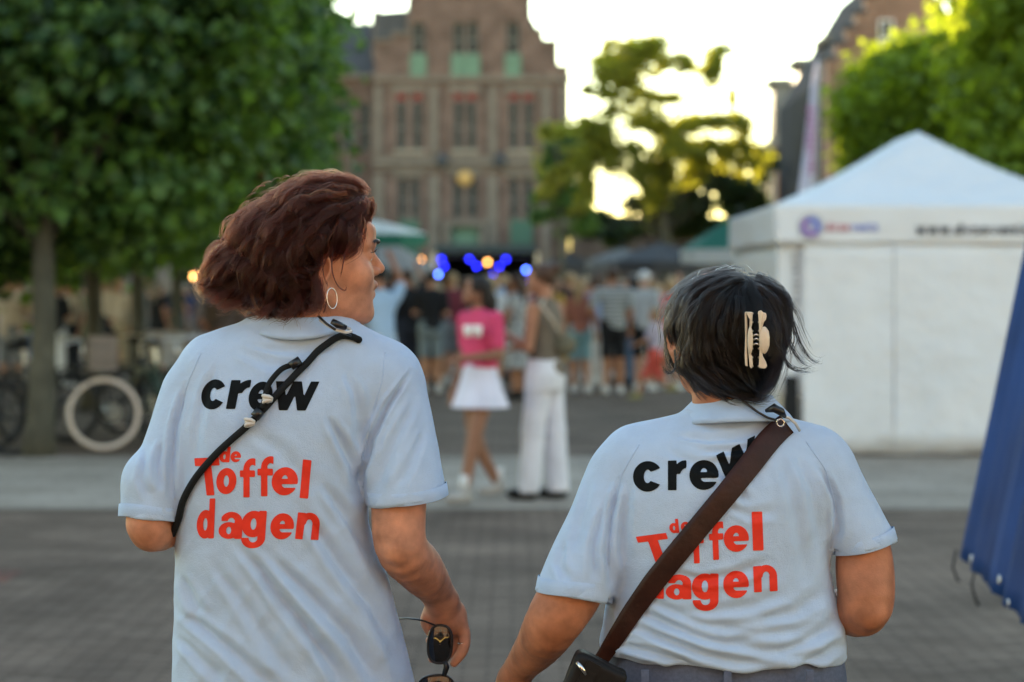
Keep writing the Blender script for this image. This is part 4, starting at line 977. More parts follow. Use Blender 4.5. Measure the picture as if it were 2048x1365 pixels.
# ================================================================ people in the square
SK = [(.42, .22, .14), (.34, .16, .095), (.24, .115, .07), (.15, .07, .045)]
def skinm(i): return cmat('skin_tone_%d' % i, SK[i], rough=.55, var=.08, vscale=10)
ARMS = {
 'down': ((.235, -.04, 1.12), (.24, .05, .88)), 'phone': ((.225, .02, 1.11), (.11, .26, 1.20)), 'cup': ((.23, 0, 1.12), (.16, .26, 1.10)), 'up': ((.30, .06, 1.52), (.22, .12, 1.76)),
 'hip': ((.33, -.08, 1.13), (.20, .05, 1.00)), 'cross': ((.22, .05, 1.12), (-.06, .20, 1.16)), 'back': ((.24, -.14, 1.15), (.20, -.26, .95)), 'fwd': ((.21, .12, 1.15), (.10, .33, 1.08))}
def figure(spec, h=.018):
    """returns {part: (verts, quads)} for a 1.70 m figure facing +y"""
    aL, aR = ARMS[spec.get('aL', 'down')], ARMS[spec.get('aR', 'down')]
    legs = spec.get('legs', (((.095, .0, .50), (.10, -.02, .09)), ((.095, .02, .50), (.10, .02, .09))))   # left (x<0), right
    wsh, whip = spec.get('w', (.175, .165)); yaw = spec.get('head', 0.0); pit = spec.get('nod', 0.0); tb = spec.get('belly', .10)
    def mir(p, s): return (p[0] * s, p[1], p[2])
    A = []
    for s, (e, w_) in ((-1, aL), (1, aR)): A.append([((s * wsh, 0, 1.385), .050), (mir(e, s), .038), (mir(w_, s), .024)])
    L = []
    for s, (k, a) in ((-1, legs[0]), (1, legs[1])): L.append([((s * .085, 0, .90), .080), (mir(k, s), .057), (mir(a, s), .036)])
    rows = [(.82, 0, 0, whip * .95, .105), (.92, 0, -.01, whip, .115), (1.05, 0, 0, .135 + tb * .1, tb), (1.22, 0, .0, .155, .105), (1.34, 0, 0, wsh, .09), (1.42, 0, 0, wsh * .75, .06), (1.46, 0, 0, .06, .05)]
    hc = (0, .015, 1.575)
    def tor(p): return loft(p, rows, 2.2)
    def arm(p, A_, inset=0, upto=1.0):
        d = None
        for a in A_:
            e = cap(p, a[0][0], tuple(np.array(a[0][0]) + (np.array(a[1][0]) - np.array(a[0][0])) * min(1, upto)), a[0][1] + inset, a[0][1] + (a[1][1] - a[0][1]) * min(1, upto) + inset)
            if upto > 1: e = smin(e, cap(p, a[1][0], tuple(np.array(a[1][0]) + (np.array(a[2][0]) - np.array(a[1][0])) * (upto - 1)), a[1][1] + inset, a[2][1] + inset), .02)
            d = e if d is None else np.minimum(d, e)
        return d
    def body(p):
        d = smin(head_sdf(p, hc, yaw, .97, pit), cap(p, (0, 0, 1.53), (0, -.005, 1.42), .048, .055), .02)
        d = smin(d, tor(p) + .012, .03); d = smin(d, arm(p, A, 0, 2.0), .02)
        for s, a in ((-1, A[0]), (1, A[1])):
            w_ = np.array(a[2][0]); dr = (w_ - np.array(a[1][0])); dr = dr / np.linalg.norm(dr)
            d = smin(d, cap(p, w_, w_ + dr * .07, .024, .028), .012)
            sd = np.cross(dr, (0, 0, 1)); sd = sd / (np.linalg.norm(sd) + 1e-6)
            for k in range(4): f0 = w_ + dr * .085 + sd * (k - 1.5) * .017; d = smin(d, cap(p, f0, f0 + dr * (.05 - .006 * abs(k - 1.4)) + np.array((0, 0, -.025)), .010, .008), .006)
            d = smin(d, cap(p, w_ + dr * .03 + sd * .025, w_ + dr * .075 + sd * .045, .011, .009), .008)
        for l in L: d = smin(d, chain(p, l, .02), .03)
        for l in L: a = l[2][0]; d = smin(d, ell(p, (a[0], a[1] + .05, a[2] - .04), (.036, .10, .032)), .02)
        return d
    out = {}
    lo, hi = (-.55, -.65, 0.0), (.55, .65, 2.0)
    out['body'] = sdf_mesh(body, lo, hi, h)
    top = spec.get('top', 'tee')
    def shirt(p):
        d = tor(p) - .008
        if top == 'tee': d = smin(d, arm(p, A, .016, .72), .02)
        elif top == 'long': d = smin(d, arm(p, A, .014, 1.9), .02)
        elif top == 'dress':
            d = smin(d, arm(p, A, .014, .35), .02)
        hem = spec.get('hem', .84)
        if top == 'dress':
            d = smin(d, loft(p, [(.42, 0, 0, .25, .20), (.7, 0, 0, .21, .16), (.9, 0, 0, whip + .01, .13), (1.0, 0, 0, .16, .11)], 2), .03)
            hem = .43
        d = d + .004 * vnoise(p * np.array([1, 1, .5]), 26, 3)
        return np.maximum(d, hem - p[:, 2])
    out['shirt' if top != 'dress' else 'dress'] = sdf_mesh(shirt, lo, (.55, .65, 1.5), h)
    bt = spec.get('bottom', 'trousers')
    if top != 'dress':
        def low(p):
            d = loft(p, [(.80, 0, 0, whip + .012, .118), (.92, 0, -.01, whip + .010, .124), (1.02, 0, 0, .15 + tb * .1, tb + .012)], 2.2) if bt != 'skirt' else loft(p, [(.70, 0, 0, .250, .21), (.82, 0, 0, .21, .165), (.94, 0, 0, whip + .01, .125), (1.07, 0, 0, .14, .105)], 2)
            if bt == 'skirt': d = d + .010 * np.sin(np.arctan2(p[:, 1], p[:, 0]) * 11) * np.clip((1.0 - p[:, 2]) * 2, 0, 1); return np.maximum(d, .72 - p[:, 2])
            for l in L:
                ex = spec.get('flare', .018)
                d = smin(d, smin(cap(p, l[0][0], l[1][0], l[0][1] + .015, l[1][1] + ex), cap(p, l[1][0], l[2][0], l[1][1] + ex, l[2][1] + ex * 1.6), .02), .03)
            d = d + .004 * vnoise(p * np.array([1, 1, .5]), 24, 5)
            return np.maximum(d, (.50 if bt == 'shorts' else .055) - p[:, 2])
        out[bt] = sdf_mesh(low, (-.45, -.6, 0), (.45, .6, 1.05), h)
    hr = spec.get('hair', 'short'); c_, s_ = math.cos(yaw), math.sin(yaw)
    def rt(x, y, z): return (hc[0] + x * c_ - y * s_, hc[1] + x * s_ + y * c_, hc[2] + z)
    def hair(p):
        d = ell(p, rt(0, -.012, .056), (.084, .094, .086), rot=(0, 0, yaw))
        if hr == 'long': d = smin(d, smin(ell(p, rt(0, -.06, -.02), (.082, .05, .11), rot=(0, 0, yaw)), cap(p, rt(0, -.085, -.05), rt(.0, -.10, -.24), .060, .03), .03), .03)
        if hr == 'bun': d = smin(d, ell(p, rt(0, -.10, .10), (.04, .04, .04)), .01)
        if hr == 'bob': d = smin(d, ell(p, rt(0, -.03, -.01), (.095, .075, .09), rot=(0, 0, yaw)), .02)
        if hr == 'cap': d = np.minimum(d, np.maximum(ell(p, rt(0, .12, .075), (.075, .075, .012), rot=(0, 0, yaw)), -1))
        d = smax(d, -ell(p, rt(0, .105, -.015), (.066, .085, .095), rot=(0, 0, yaw)), .01)
        return d + .004 * vnoise(p, 70, 6)
    out['cap' if hr == 'cap' else 'hair'] = sdf_mesh(hair, (-.25, -.25, 1.2), (.25, .3, 1.8), min(h, .012))
    sh = []
    for l in L:
        a = l[2][0]
        def shoe(p, a=a): return np.maximum(smin(ell(p, (a[0], a[1] + .055, a[2] - .048), (.046, .135, .045)), cap(p, (a[0], a[1], a[2] - .02), (a[0], a[1], a[2] + .012), .045), .02), (a[2] - .088) - p[:, 2])
        sh.append(sdf_mesh(shoe, (a[0] - .1, a[1] - .14, a[2] - .10), (a[0] + .1, a[1] + .24, a[2] + .10), min(h, .012)))
    out['shoe'] = sh
    return out
def place(parts, label, px, Y, height, rz, cols, group=None, skin=0, zoff=0.0):
    """new objects from a figure's parts. cols: part -> material"""
    s = height / 1.70
    t = empty('person', label, 'person', (PX(px, Y), Y, zoff), rz, group)
    t.scale = (s, s, s)
    for k, g in parts.items():
        gs = g if k == 'shoe' else [g]
        for v, q in gs:
            me = g_cache.get(id(v))
            if me is None:
                o = np_mesh(k, v, q, skinm(0)); me = o.data; bpy.data.objects.remove(o); g_cache[id(v)] = me
            o = bpy.data.objects.new(k, me); COL.objects.link(o); o.parent = t
            o.material_slots[0].link = 'OBJECT'; o.material_slots[0].material = cols[k] if k in cols else skinm(skin)
    return t
g_cache = {}
def cm(n, c, **k): return cmat(n, c, rough=.85, var=.12, vscale=5, **k)
def stripes(name, c1, c2, scale):
    m = mat(name, c1, rough=.85); t = m.node_tree; b = t.nodes['Principled BSDF']; tc = t.nodes['Texture Coordinate']
    wv = t.nodes.new('ShaderNodeTexWave'); wv.bands_direction = 'Z'; wv.inputs['Scale'].default_value = scale; wv.inputs['Distortion'].default_value = .6
    cr = t.nodes.new('ShaderNodeValToRGB'); cr.color_ramp.elements[0].position = .45; cr.color_ramp.elements[1].position = .55
    cr.color_ramp.elements[0].color = (*c1, 1); cr.color_ramp.elements[1].color = (*c2, 1)
    t.links.new(tc.outputs['Object'], wv.inputs[0]); t.links.new(wv.outputs[1], cr.inputs[0]); t.links.new(cr.outputs[0], b.inputs['Base Color']); return m
M_stripe = stripes('striped_jersey', (.42, .44, .44), (.14, .16, .17), 5.5); M_stripe2 = stripes('brown_striped_jersey', (.12, .10, .10), (.05, .045, .048), 6)
M_floral = mat('floral_cotton', (.12, .13, .14), rough=.85, col2=(.55, .56, .56), vscale=16)
HB = cmat('black_hair', (.012, .009, .008), rough=.6); HBr = cmat('brown_hair', (.06, .03, .018), rough=.6); HBl = cmat('blond_hair', (.33, .22, .11), rough=.6); HG = cmat('ash_hair', (.20, .17, .14), rough=.6)
BLK = cm('black_cloth', (.010, .011, .014)); WHT = cm('white_cloth', (.62, .62, .62)); DEN = cm('denim', (.07, .11, .18)); GRY = cm('grey_cloth', (.16, .17, .18)); TEAL = cm('teal_cloth', (.16, .30, .34)); SHW = cm('white_sneaker', (.55, .55, .56)); SHB = cm('black_shoe', (.012, .012, .012))

# --- the two walking figures in the middle distance
YP = 17.3
pk = figure(dict(top='tee', bottom='skirt', hair='long', head=R(-30), nod=R(14), aL='cup', aR='down', w=(.180, .165), hem=1.02,
    legs=(((.085, .12, .50), (.075, .20, .10)), ((.085, -.02, .50), (.07, -.22, .13)))), .011)
M_pink = cm('pink_jersey', (.55, .055, .14))
t = place(pk, 'dark-haired woman in a pink top and short white skirt, walking with a cup', 960, YP, 1.61, R(128), dict(shirt=M_pink, skirt=cm('white_skirt', (.62, .62, .74)), hair=HB, shoe=cm('grey_sneaker', (.33, .31, .29))), skin=2)
for s, (k, a) in ((-1, (0, (.075, .20, .10))), (1, (0, (.07, -.22, .13)))):
    o = MB().tube([(s * a[0], a[1], a[2] + .02), (s * a[0], a[1] - .005, a[2] + .12)], [.040, .041], 12).build('sock', WHT, None, True); o.parent = t
for (x, y) in ((936, 661), (955, 661)):
    c = P(x, y, YP - .24)
    o = MB().tube([c - Vector((0, 0, .045)), c + Vector((0, 0, .035))], [.026, .034], 14).build('cup', cmat('white_paper', (.75, .74, .72), rough=.6), None, True)
    tag(o, 'white paper cup held against the pink top, ' + ('left one' if x < 940 else 'right one'), 'cup', 'two white paper cups')
mn_ = figure(dict(top='none', bottom='trousers', hair='bun', head=R(10), aL='phone', aR='cup', w=(.185, .165), hem=.86, flare=.027,
    legs=(((.09, .05, .50), (.095, .08, .09)), ((.09, -.03, .50), (.095, -.06, .09)))), .011)
t = place(mn_, 'person in loose white trousers and sleeveless olive top, facing left', 1090, 17.5, 1.70, R(62), dict(shirt=cm('olive_top', (.13, .105, .08)), trousers=cm('white_linen', (.60, .60, .66)), hair=HBr, shoe=SHB), skin=1)
bgp = empty('shoulder_bag', 'olive shoulder bag on a pale strap behind the person in white trousers', 'bag', P(1130, 690, 17.6))
c = P(1128, 690, 17.45); MB().blob(c, (.09, .06, .085), 16, 10).build('pouch', cm('olive_canvas', (.12, .11, .075)), bgp, True)
MB().tube([c + Vector((-.02, -.05, .06)), P(1105, 640, 17.28), P(1082, 612, 17.28), P(1088, 600, 17.4)], [.012] * 4, 6).build('strap', cm('tan_strap', (.42, .35, .27)), bgp, True)
# --- crew member in light blue with raised arm, right behind the auburn-haired woman's face
bl = figure(dict(top='tee', bottom='trousers', hair='short', head=R(15), aL='hip', aR='up', belly=.13, w=(.19, .17)), .014)
place(bl, 'crew helper in light blue shirt with one arm raised behind the auburn-haired woman', 758, 24.5, 1.76, R(35), dict(shirt=cm('crew_blue', (.32, .44, .58)), trousers=WHT, hair=HB, shoe=SHB), skin=1)
st_ = figure(dict(top='tee', bottom='shorts', hair='short', aL='cup', aR='phone', w=(.20, .175), belly=.13), .016)
place(st_, 'man in brown striped shirt behind the left shoulder of the auburn-haired woman', 452, 25, 1.66, R(150), dict(shirt=M_stripe2, shorts=BLK, hair=HBr, shoe=SHB), skin=1)
# --- front row of the crowd, each seen separately
VAR = {}
def var(key):
    S = dict(
        a=dict(top='tee', bottom='shorts', hair='short', aL='cup', aR='phone'), b=dict(top='tee', bottom='trousers', hair='short', aL='down', aR='cup'),
        c=dict(top='tee', bottom='shorts', hair='long', aL='phone', aR='down', w=(.155, .16)), d=dict(top='dress', hair='long', aL='cross', aR='down', w=(.155, .165)),
        e=dict(top='long', bottom='trousers', hair='bun', aL='phone', aR='cross', w=(.16, .165)), f=dict(top='tee', bottom='skirt', hair='bob', aL='hip', aR='cup', w=(.155, .16)),
        g=dict(top='tee', bottom='shorts', hair='cap', aL='hip', aR='down', belly=.12, w=(.19, .17)), h=dict(top='long', bottom='trousers', hair='short', aL='down', aR='up', w=(.18, .165)),
        i=dict(top='tee', bottom='shorts', hair='bob', head=R(40), aL='fwd', aR='back', w=(.15, .15), legs=(((.08, .16, .55), (.08, .30, .22)), ((.08, .0, .50), (.08, -.30, .36)))),
        j=dict(top='tee', bottom='trousers', hair='long', head=R(-30), aL='cross', aR='cross', w=(.16, .165)))
    if key not in VAR: VAR[key] = figure(S[key], .018)
    return VAR[key]
FR = [
 ('g', 1226, 34.5, 1.80, 8, dict(shirt=M_stripe, shorts=BLK, cap=HBr, shoe=SHW), 1, 'man in grey striped shirt and black shorts seen from behind'),
 ('a', 862, 35.0, 1.76, -12, dict(shirt=BLK, shorts=cm('grey_blue_shorts', (.17, .22, .25)), hair=HB, shoe=SHW), 0, 'man in black T-shirt and grey-blue shorts with his back turned'),
 ('h', 815, 35.5, 1.78, 30, dict(shirt=BLK, trousers=cm('dark_jeans', (.02, .025, .04)), hair=HBr, shoe=SHB), 1, 'man all in black with raised arm beside the grey-blue shorts'),
 ('d', 1035, 33.0, 1.70, 60, dict(dress=M_floral, hair=HBr, shoe=SHB), 1, 'woman in a grey floral dress behind the white trousers'),
 ('c', 1160, 35.0, 1.66, -25, dict(shirt=cm('brick_top', (.26, .10, .07)), shorts=TEAL, hair=HBl, shoe=SHW), 1, 'woman in brick red top and teal shorts, blond hair'),
 ('b', 1140, 37.5, 1.74, 10, dict(shirt=BLK, trousers=GRY, hair=HBl, shoe=SHW), 0, 'blond person in black T-shirt and grey trousers near the teal shorts'),
 ('g', 1288, 35.5, 1.76, -30, dict(shirt=cm('light_grey_cloth', (.42, .44, .45)), shorts=BLK, cap=WHT, shoe=SHW), 0, 'person with white cap, light grey shirt and black shorts'),
 ('j', 1268, 37.5, 1.70, 40, dict(shirt=cm('grey_cardigan', (.22, .23, .26)), trousers=DEN, hair=HB, shoe=SHB), 0, 'woman in grey cardigan and jeans right of the striped shirt'),
 ('i', 1312, 31.0, 1.26, 70, dict(shirt=cm('white_lilac', (.50, .46, .58)), shorts=cm('coral_shorts', (.60, .10, .08)), hair=HBl, shoe=cm('olive_sneaker', (.30, .28, .12))), 0, 'running child in lilac shirt with one leg kicked back'),
 ('f', 1340, 36.0, 1.66, -50, dict(shirt=cm('coral_top', (.75, .13, .11)), skirt=WHT, hair=HBl, shoe=SHW), 0, 'woman in coral top and white skirt left of the dark-haired woman'),
 ('e', 1190, 36.5, 1.68, 20, dict(shirt=cm('blue_check', (.25, .32, .48)), trousers=WHT, hair=HBr, shoe=SHW), 0, 'woman in blue checked shirt and white trousers, hair in a bun'),
 ('a', 905, 38.0, 1.74, 25, dict(shirt=cm('maroon_tee', (.13, .02, .03)), shorts=GRY, hair=HBl, shoe=SHW), 0, 'man in maroon T-shirt just left of the pink top'),
 ('c', 985, 37.0, 1.68, -10, dict(shirt=WHT, shorts=DEN, hair=HBl, shoe=SHW), 0, 'blond woman in white top and denim shorts behind the pink top'),
 ('b', 790, 38.0, 1.80, -15, dict(shirt=cm('navy_tee', (.02, .03, .07)), trousers=BLK, hair=HB, shoe=SHW), 2, 'tall man in navy T-shirt close to the raised arm'),
 ('d', 1105, 36.5, 1.68, -35, dict(dress=cm('mustard_dress', (.40, .24, .05)), hair=HBr, shoe=SHB), 0, 'woman in a mustard dress behind the olive bag'),
]
for k, px, Y, h_, rz, cols, sk, lb in FR: place(var(k), lb, px, Y, h_, R(rz), cols, group='front row of the festival crowd', skin=sk)
rs = np.random.RandomState(77)
tops = [('black', (.010, .011, .014)), ('white', (.60, .60, .60)), ('light blue', (.28, .38, .52)), ('navy', (.02, .03, .08)), ('beige', (.42, .34, .25)), ('dark red', (.20, .03, .03)), ('salmon', (.55, .24, .18)), ('olive', (.11, .11, .05)), ('grey', (.20, .20, .21)), ('pale pink', (.60, .36, .38)), ('forest green', (.03, .10, .05)), ('lilac', (.38, .33, .50))]
bots = [('black', (.010, .011, .014)), ('white', (.60, .60, .60)), ('denim', (.07, .11, .18)), ('khaki', (.28, .22, .14)), ('grey', (.16, .17, .18))]
hairs = [('dark hair', HB), ('brown hair', HBr), ('blond hair', HBl), ('ash hair', HG)]
used = set(); n_ = 0
spots = []
for Y, x0, x1, nn in ((38.5, 780, 1350, 13), (41, 780, 1350, 16), (44, 775, 1350, 18), (49, 780, 1350, 18), (56, 790, 1350, 17), (66, 800, 1350, 16), (80, 860, 1180, 10)):
    for i in range(nn): spots.append((x0 + (x1 - x0) * (i + rs.uniform(.15, .85)) / nn, Y + rs.uniform(-1.3, 1.3), 0))
for Y, x0, x1, nn in ((33, 5, 30, 1), (36, 105, 165, 2), (40, 205, 250, 2), (41, 288, 335, 2), (45, 20, 380, 9), (52, 0, 400, 10), (40, 1590, 1600, 0), (30, 1420, 1440, 0)):
    for i in range(nn): spots.append((x0 + (x1 - x0) * (i + rs.uniform(.15, .85)) / nn, Y + rs.uniform(-1, 1), 1))
keys = 'abcdefghj'
for px, Y, left in spots:
    for _try in range(400):
        k = keys[rs.randint(len(keys))]; a, b_, c_ = (rs.choice([0, 0, 0, 3, 4, 7, 8, 8]) if left else rs.choice([0, 0, 0, 1, 2, 3, 3, 4, 5, 6, 7, 7, 8, 8, 9, 10, 11])), rs.randint(len(bots)), rs.randint(len(hairs))
        if (a, b_, c_, k == 'd') not in used: used.add((a, b_, c_, k == 'd')); break
    tn, tc_ = tops[a]; bn, bc_ = bots[b_]; hn, hm = hairs[c_]
    tm, bm_ = cm(tn.replace(' ', '_') + '_top', tc_), cm(bn + '_bottoms', bc_)
    cols = dict(shirt=tm, dress=tm, trousers=bm_, shorts=bm_, skirt=bm_, hair=hm, cap=hm, shoe=SHW if rs.uniform() < .6 else SHB)
    what = {'a': 'shorts', 'b': 'trousers', 'c': 'shorts', 'd': 'dress', 'e': 'trousers', 'f': 'skirt', 'g': 'shorts', 'h': 'trousers', 'j': 'trousers'}[k]
    if k == 'g': hn = hn.split()[0] + ' cap'
    lb = 'distant visitor in %s dress and %s with %s shoes' % (tn, hn, bn) if k == 'd' else 'distant visitor in %s top and %s %s, %s' % (tn, bn, what, hn)
    if k == 'd': lb = 'distant visitor in a %s dress, %s' % (tn, hn); key = (tn, hn); 
    lb += ', by the trunks' if left else ', before the stage'
    if lb in used: lb = lb.replace('distant visitor', 'distant slim visitor')
    if lb in used: lb = lb.replace('slim visitor', 'half-hidden visitor')
    used.add(lb)
    place(var(k), lb, px, Y, rs.uniform(1.54, 1.74), R(rs.uniform(-60, 60) + (180 if rs.uniform() < .25 else 0)), cols, group='distant festival visitors', skin=int(rs.choice([0, 0, 1, 1, 2])))
# ================================================================ the two crew members in the foreground
M_skin = mat('skin', (0.52, 0.235, 0.135), rough=.55, spec=.3, var=.24, vscale=34, bump=.5, bscale=420, sss=.12, bdist=.0012)
M_skin2 = mat('tanned_skin', (0.43, 0.175, 0.090), rough=.55, spec=.3, var=.26, vscale=30, bump=.5, bscale=400, sss=.1, bdist=.0012)
def knit(name, col):
    m = mat(name, col, rough=.85, spec=.15, var=.04, vscale=30, sheen=.25)
    t = m.node_tree; b = t.nodes['Principled BSDF']; tc = t.nodes['Texture Coordinate']
    v = t.nodes.new('ShaderNodeTexVoronoi'); v.inputs['Scale'].default_value = 700
    t.links.new(tc.outputs['Object'], v.inputs['Vector'])
    n = t.nodes.new('ShaderNodeTexNoise'); n.inputs['Scale'].default_value = 38; n.inputs['Detail'].default_value = 6; n.inputs['Roughness'].default_value = .55
    t.links.new(tc.outputs['Object'], n.inputs['Vector'])
    b1 = t.nodes.new('ShaderNodeBump'); b1.inputs['Strength'].default_value = .5; b1.inputs['Distance'].default_value = .0015
    b2 = t.nodes.new('ShaderNodeBump'); b2.inputs['Strength'].default_value = .55; b2.inputs['Distance'].default_value = .005
    t.links.new(v.outputs['Distance'], b1.inputs['Height']); t.links.new(n.outputs[0], b2.inputs['Height'])
    t.links.new(b2.outputs[0], b1.inputs['Normal']); t.links.new(b1.outputs[0], b.inputs['Normal'])
    return m
M_shirt = knit('light_blue_pique', (0.45, 0.59, 0.77))
M_rib = knit('light_blue_rib', (0.43, 0.58, 0.78))
M_print_k = mat('black_print', (0.004, 0.006, 0.007), rough=.7, spec=.12, var=.3, vscale=90)
M_print_r = mat('red_print', (0.76, 0.040, 0.018), rough=.6, spec=.2, var=.08, vscale=60)
M_jeans = mat('grey_blue_denim', (0.10, 0.125, 0.19), rough=.85, var=.15, vscale=200, bump=.3, bscale=700)
M_leather = mat('brown_leather', (0.032, 0.010, 0.006), rough=.5, spec=.28, var=.35, vscale=25, bump=.5, bscale=120)
M_blackleather = mat('black_leather', (0.007, 0.006, 0.0055), rough=.6, spec=.25, bump=.4, bscale=90)
M_cord = mat('black_cord', (0.006, 0.008, 0.009), rough=.8, bump=.8, bscale=500)
M_white_pl = mat('white_plastic', (0.62, 0.60, 0.55), rough=.4)
M_cream = mat('cream_acetate', (0.66, 0.56, 0.42), rough=.3, spec=.5, var=.1, vscale=60)
M_blackpl = mat('black_plastic', (0.01, 0.01, 0.011), rough=.3, spec=.5)
M_lens = mat('dark_lens', (0.006, 0.006, 0.007), rough=.04, spec=.8)
M_silver = mat('silver', (0.75, 0.72, 0.68), rough=.18, metal=1.0)
M_tube = mat('clear_tube', (0.60, 0.60, 0.57), rough=.15, spec=.6)
M_shoe = mat('white_shoe', (0.5, 0.5, 0.48), rough=.7)
def hairmat(name, col, rough, emis=None):
    m = bpy.data.materials.new(name); m.use_nodes = True; t = m.node_tree
    for n in list(t.nodes):
        if n.type == 'BSDF_PRINCIPLED': t.nodes.remove(n)
    h = t.nodes.new('ShaderNodeBsdfHairPrincipled'); h.parametrization = 'COLOR'
    h.inputs['Color'].default_value = (*col, 1); h.inputs['Roughness'].default_value = rough
    for i_ in h.inputs:
        if i_.name == 'Radial Roughness': i_.default_value = .4
        if i_.name == 'IOR': i_.default_value = 1.36
        if i_.name == 'Random Color': i_.default_value = .9
    t.links.new(h.outputs[0], t.nodes['Material Output'].inputs[0]); return m
M_hair1 = hairmat('auburn_hair', (0.023, 0.0042, 0.0018), .30)
M_hair1h = hairmat('copper_lit_hair', (0.125, 0.026, 0.008), .30)  # lighter auburn highlights, with warm light on top and left painted in
M_hair2 = hairmat('dark_hair', (0.007, 0.0055, 0.005), .28)
M_hair2g = hairmat('grey_hair', (0.10, 0.09, 0.08), .35)
M_scalp1 = mat('auburn_underhair', (0.016, 0.0045, 0.003), rough=.7, bump=1.0, bscale=120, bdist=.004)
M_scalp2 = mat('dark_underhair', (0.006, 0.005, 0.0045), rough=.7, bump=1.0, bscale=120, bdist=.004)

def seg_frame(a, b):
    d = (Vector(b) - Vector(a)).normalized(); return d
def pxz(pts, Y):
    return np.array([(PX(x, Y), PZ(y, Y)) for x, y in pts])
def poly_dist(x, z, pts):
    """distance to a polyline in the xz plane and the position 0..1 along it"""
    best = np.full(len(x), 1e9); tt = np.zeros(len(x)); sg = np.zeros(len(x))
    L = np.concatenate([[0], np.cumsum(np.linalg.norm(np.diff(pts, axis=0), axis=1))])
    for i in range(len(pts) - 1):
        a, b = pts[i], pts[i + 1]; d = b - a; l2 = d @ d
        t = np.clip(((x - a[0]) * d[0] + (z - a[1]) * d[1]) / l2, 0, 1)
        ex, ez = x - a[0] - t * d[0], z - a[1] - t * d[1]
        dd = np.hypot(ex, ez); m = dd < best
        best[m] = dd[m]; tt[m] = ((L[i] + t * math.sqrt(l2)) / L[-1])[m]; sg[m] = np.sign(ex * d[1] - ez * d[0])[m]
    return best, tt, sg
def fold_field(v, folds, Y):
    out = np.zeros(len(v))
    k = Y / v[:, 1]
    x = v[:, 0] * k; z = CZ + (v[:, 2] - CZ) * k
    for pts, amp, wd in folds:
        dd, t, sg = poly_dist(x, z, pxz(pts, Y))
        taper = np.clip(np.sin(np.pi * np.clip(t, .02, .98)) * 1.7, 0, 1)
        w_ = wd * (.7 + .6 * t)
        prof = np.exp(-(dd / w_) ** 2) - .55 * np.exp(-((dd - 1.9 * w_) / (.9 * w_)) ** 2)
        # one flank steeper than the other, like real cloth
        prof = prof * (1 + .25 * sg * np.clip(dd / w_, 0, 1))
        out += -1.55 * amp * prof * taper
    return out
def dim(v, f): return v

def curves_obj(name, strands, rad, m, parent, tip=.25):
    """strands: list of (k,3) arrays"""
    hc = bpy.data.hair_curves.new(name)
    sizes = [len(s) for s in strands]; hc.add_curves(sizes)
    pts = np.concatenate(strands)
    if parent is not None:
        mi = np.array(tree_matrix(parent).inverted()); pts = pts @ mi[:3, :3].T + mi[:3, 3]
    hc.points.foreach_set('position', pts.astype(np.float32).ravel())
    r_ = np.concatenate([rad * (1 - (1 - tip) * np.linspace(0, 1, n) ** 2) for n in sizes])
    a = hc.attributes.get('radius') or hc.attributes.new('radius', 'FLOAT', 'POINT')
    a.data.foreach_set('value', r_.astype(np.float32))
    hc.materials.append(m)
    o = bpy.data.objects.new(name, hc); return link(o, parent)
def groom(v, q, flow, n, lmin, lmax, lift, wave, wfreq, seed, keep=None, steps=12, flare=0.0, clump=.004, stop=None):
    rs = np.random.RandomState(seed)
    bvh = caster(v, q)
    a = np.linalg.norm(np.cross(v[q[:, 2]] - v[q[:, 0]], v[q[:, 3]] - v[q[:, 1]]), axis=1); a /= a.sum()
    pick = rs.choice(len(q), n, p=a)
    out = []
    for k in pick:
        w4 = rs.dirichlet((1, 1, 1, 1)); p = Vector((v[q[k]] * w4[:, None]).sum(0))
        if keep is not None and not keep(p): continue
        L = rs.uniform(lmin, lmax); st = L / steps; off = lift * rs.uniform(0, 1) ** 1.5; ph = rs.uniform(-.6, .6); fl = flare * rs.uniform(.0, 1) ** 2
        line = []
        for i in range(steps + 1):
            hit, nrm, _, _ = bvh.find_nearest(p)
            if hit is None or (stop is not None and stop(hit)): break
            t = i / steps
            cl = mnoise.noise_vector(hit * 22.0) * clump * t
            s = math.sin(wfreq * i * st + ph + 4.0 * mnoise.noise(hit * 14.0))
            fd = flow(hit); fd = fd - nrm * fd.dot(nrm)
            fd = fd.normalized() if fd.length > 1e-6 else Vector((0, 0, -1))
            side = nrm.cross(fd)
            line.append(hit + nrm * (off * min(1, 2.5 * t) * (1 + .0 * t) + fl * t * t + .35 * wave * (1 + s) * t) + side * wave * s * min(1, 2 * t) + cl)
            p = hit + fd * st
        if len(line) > 5: out.append(np.array([tuple(x) for x in line]))
    return out
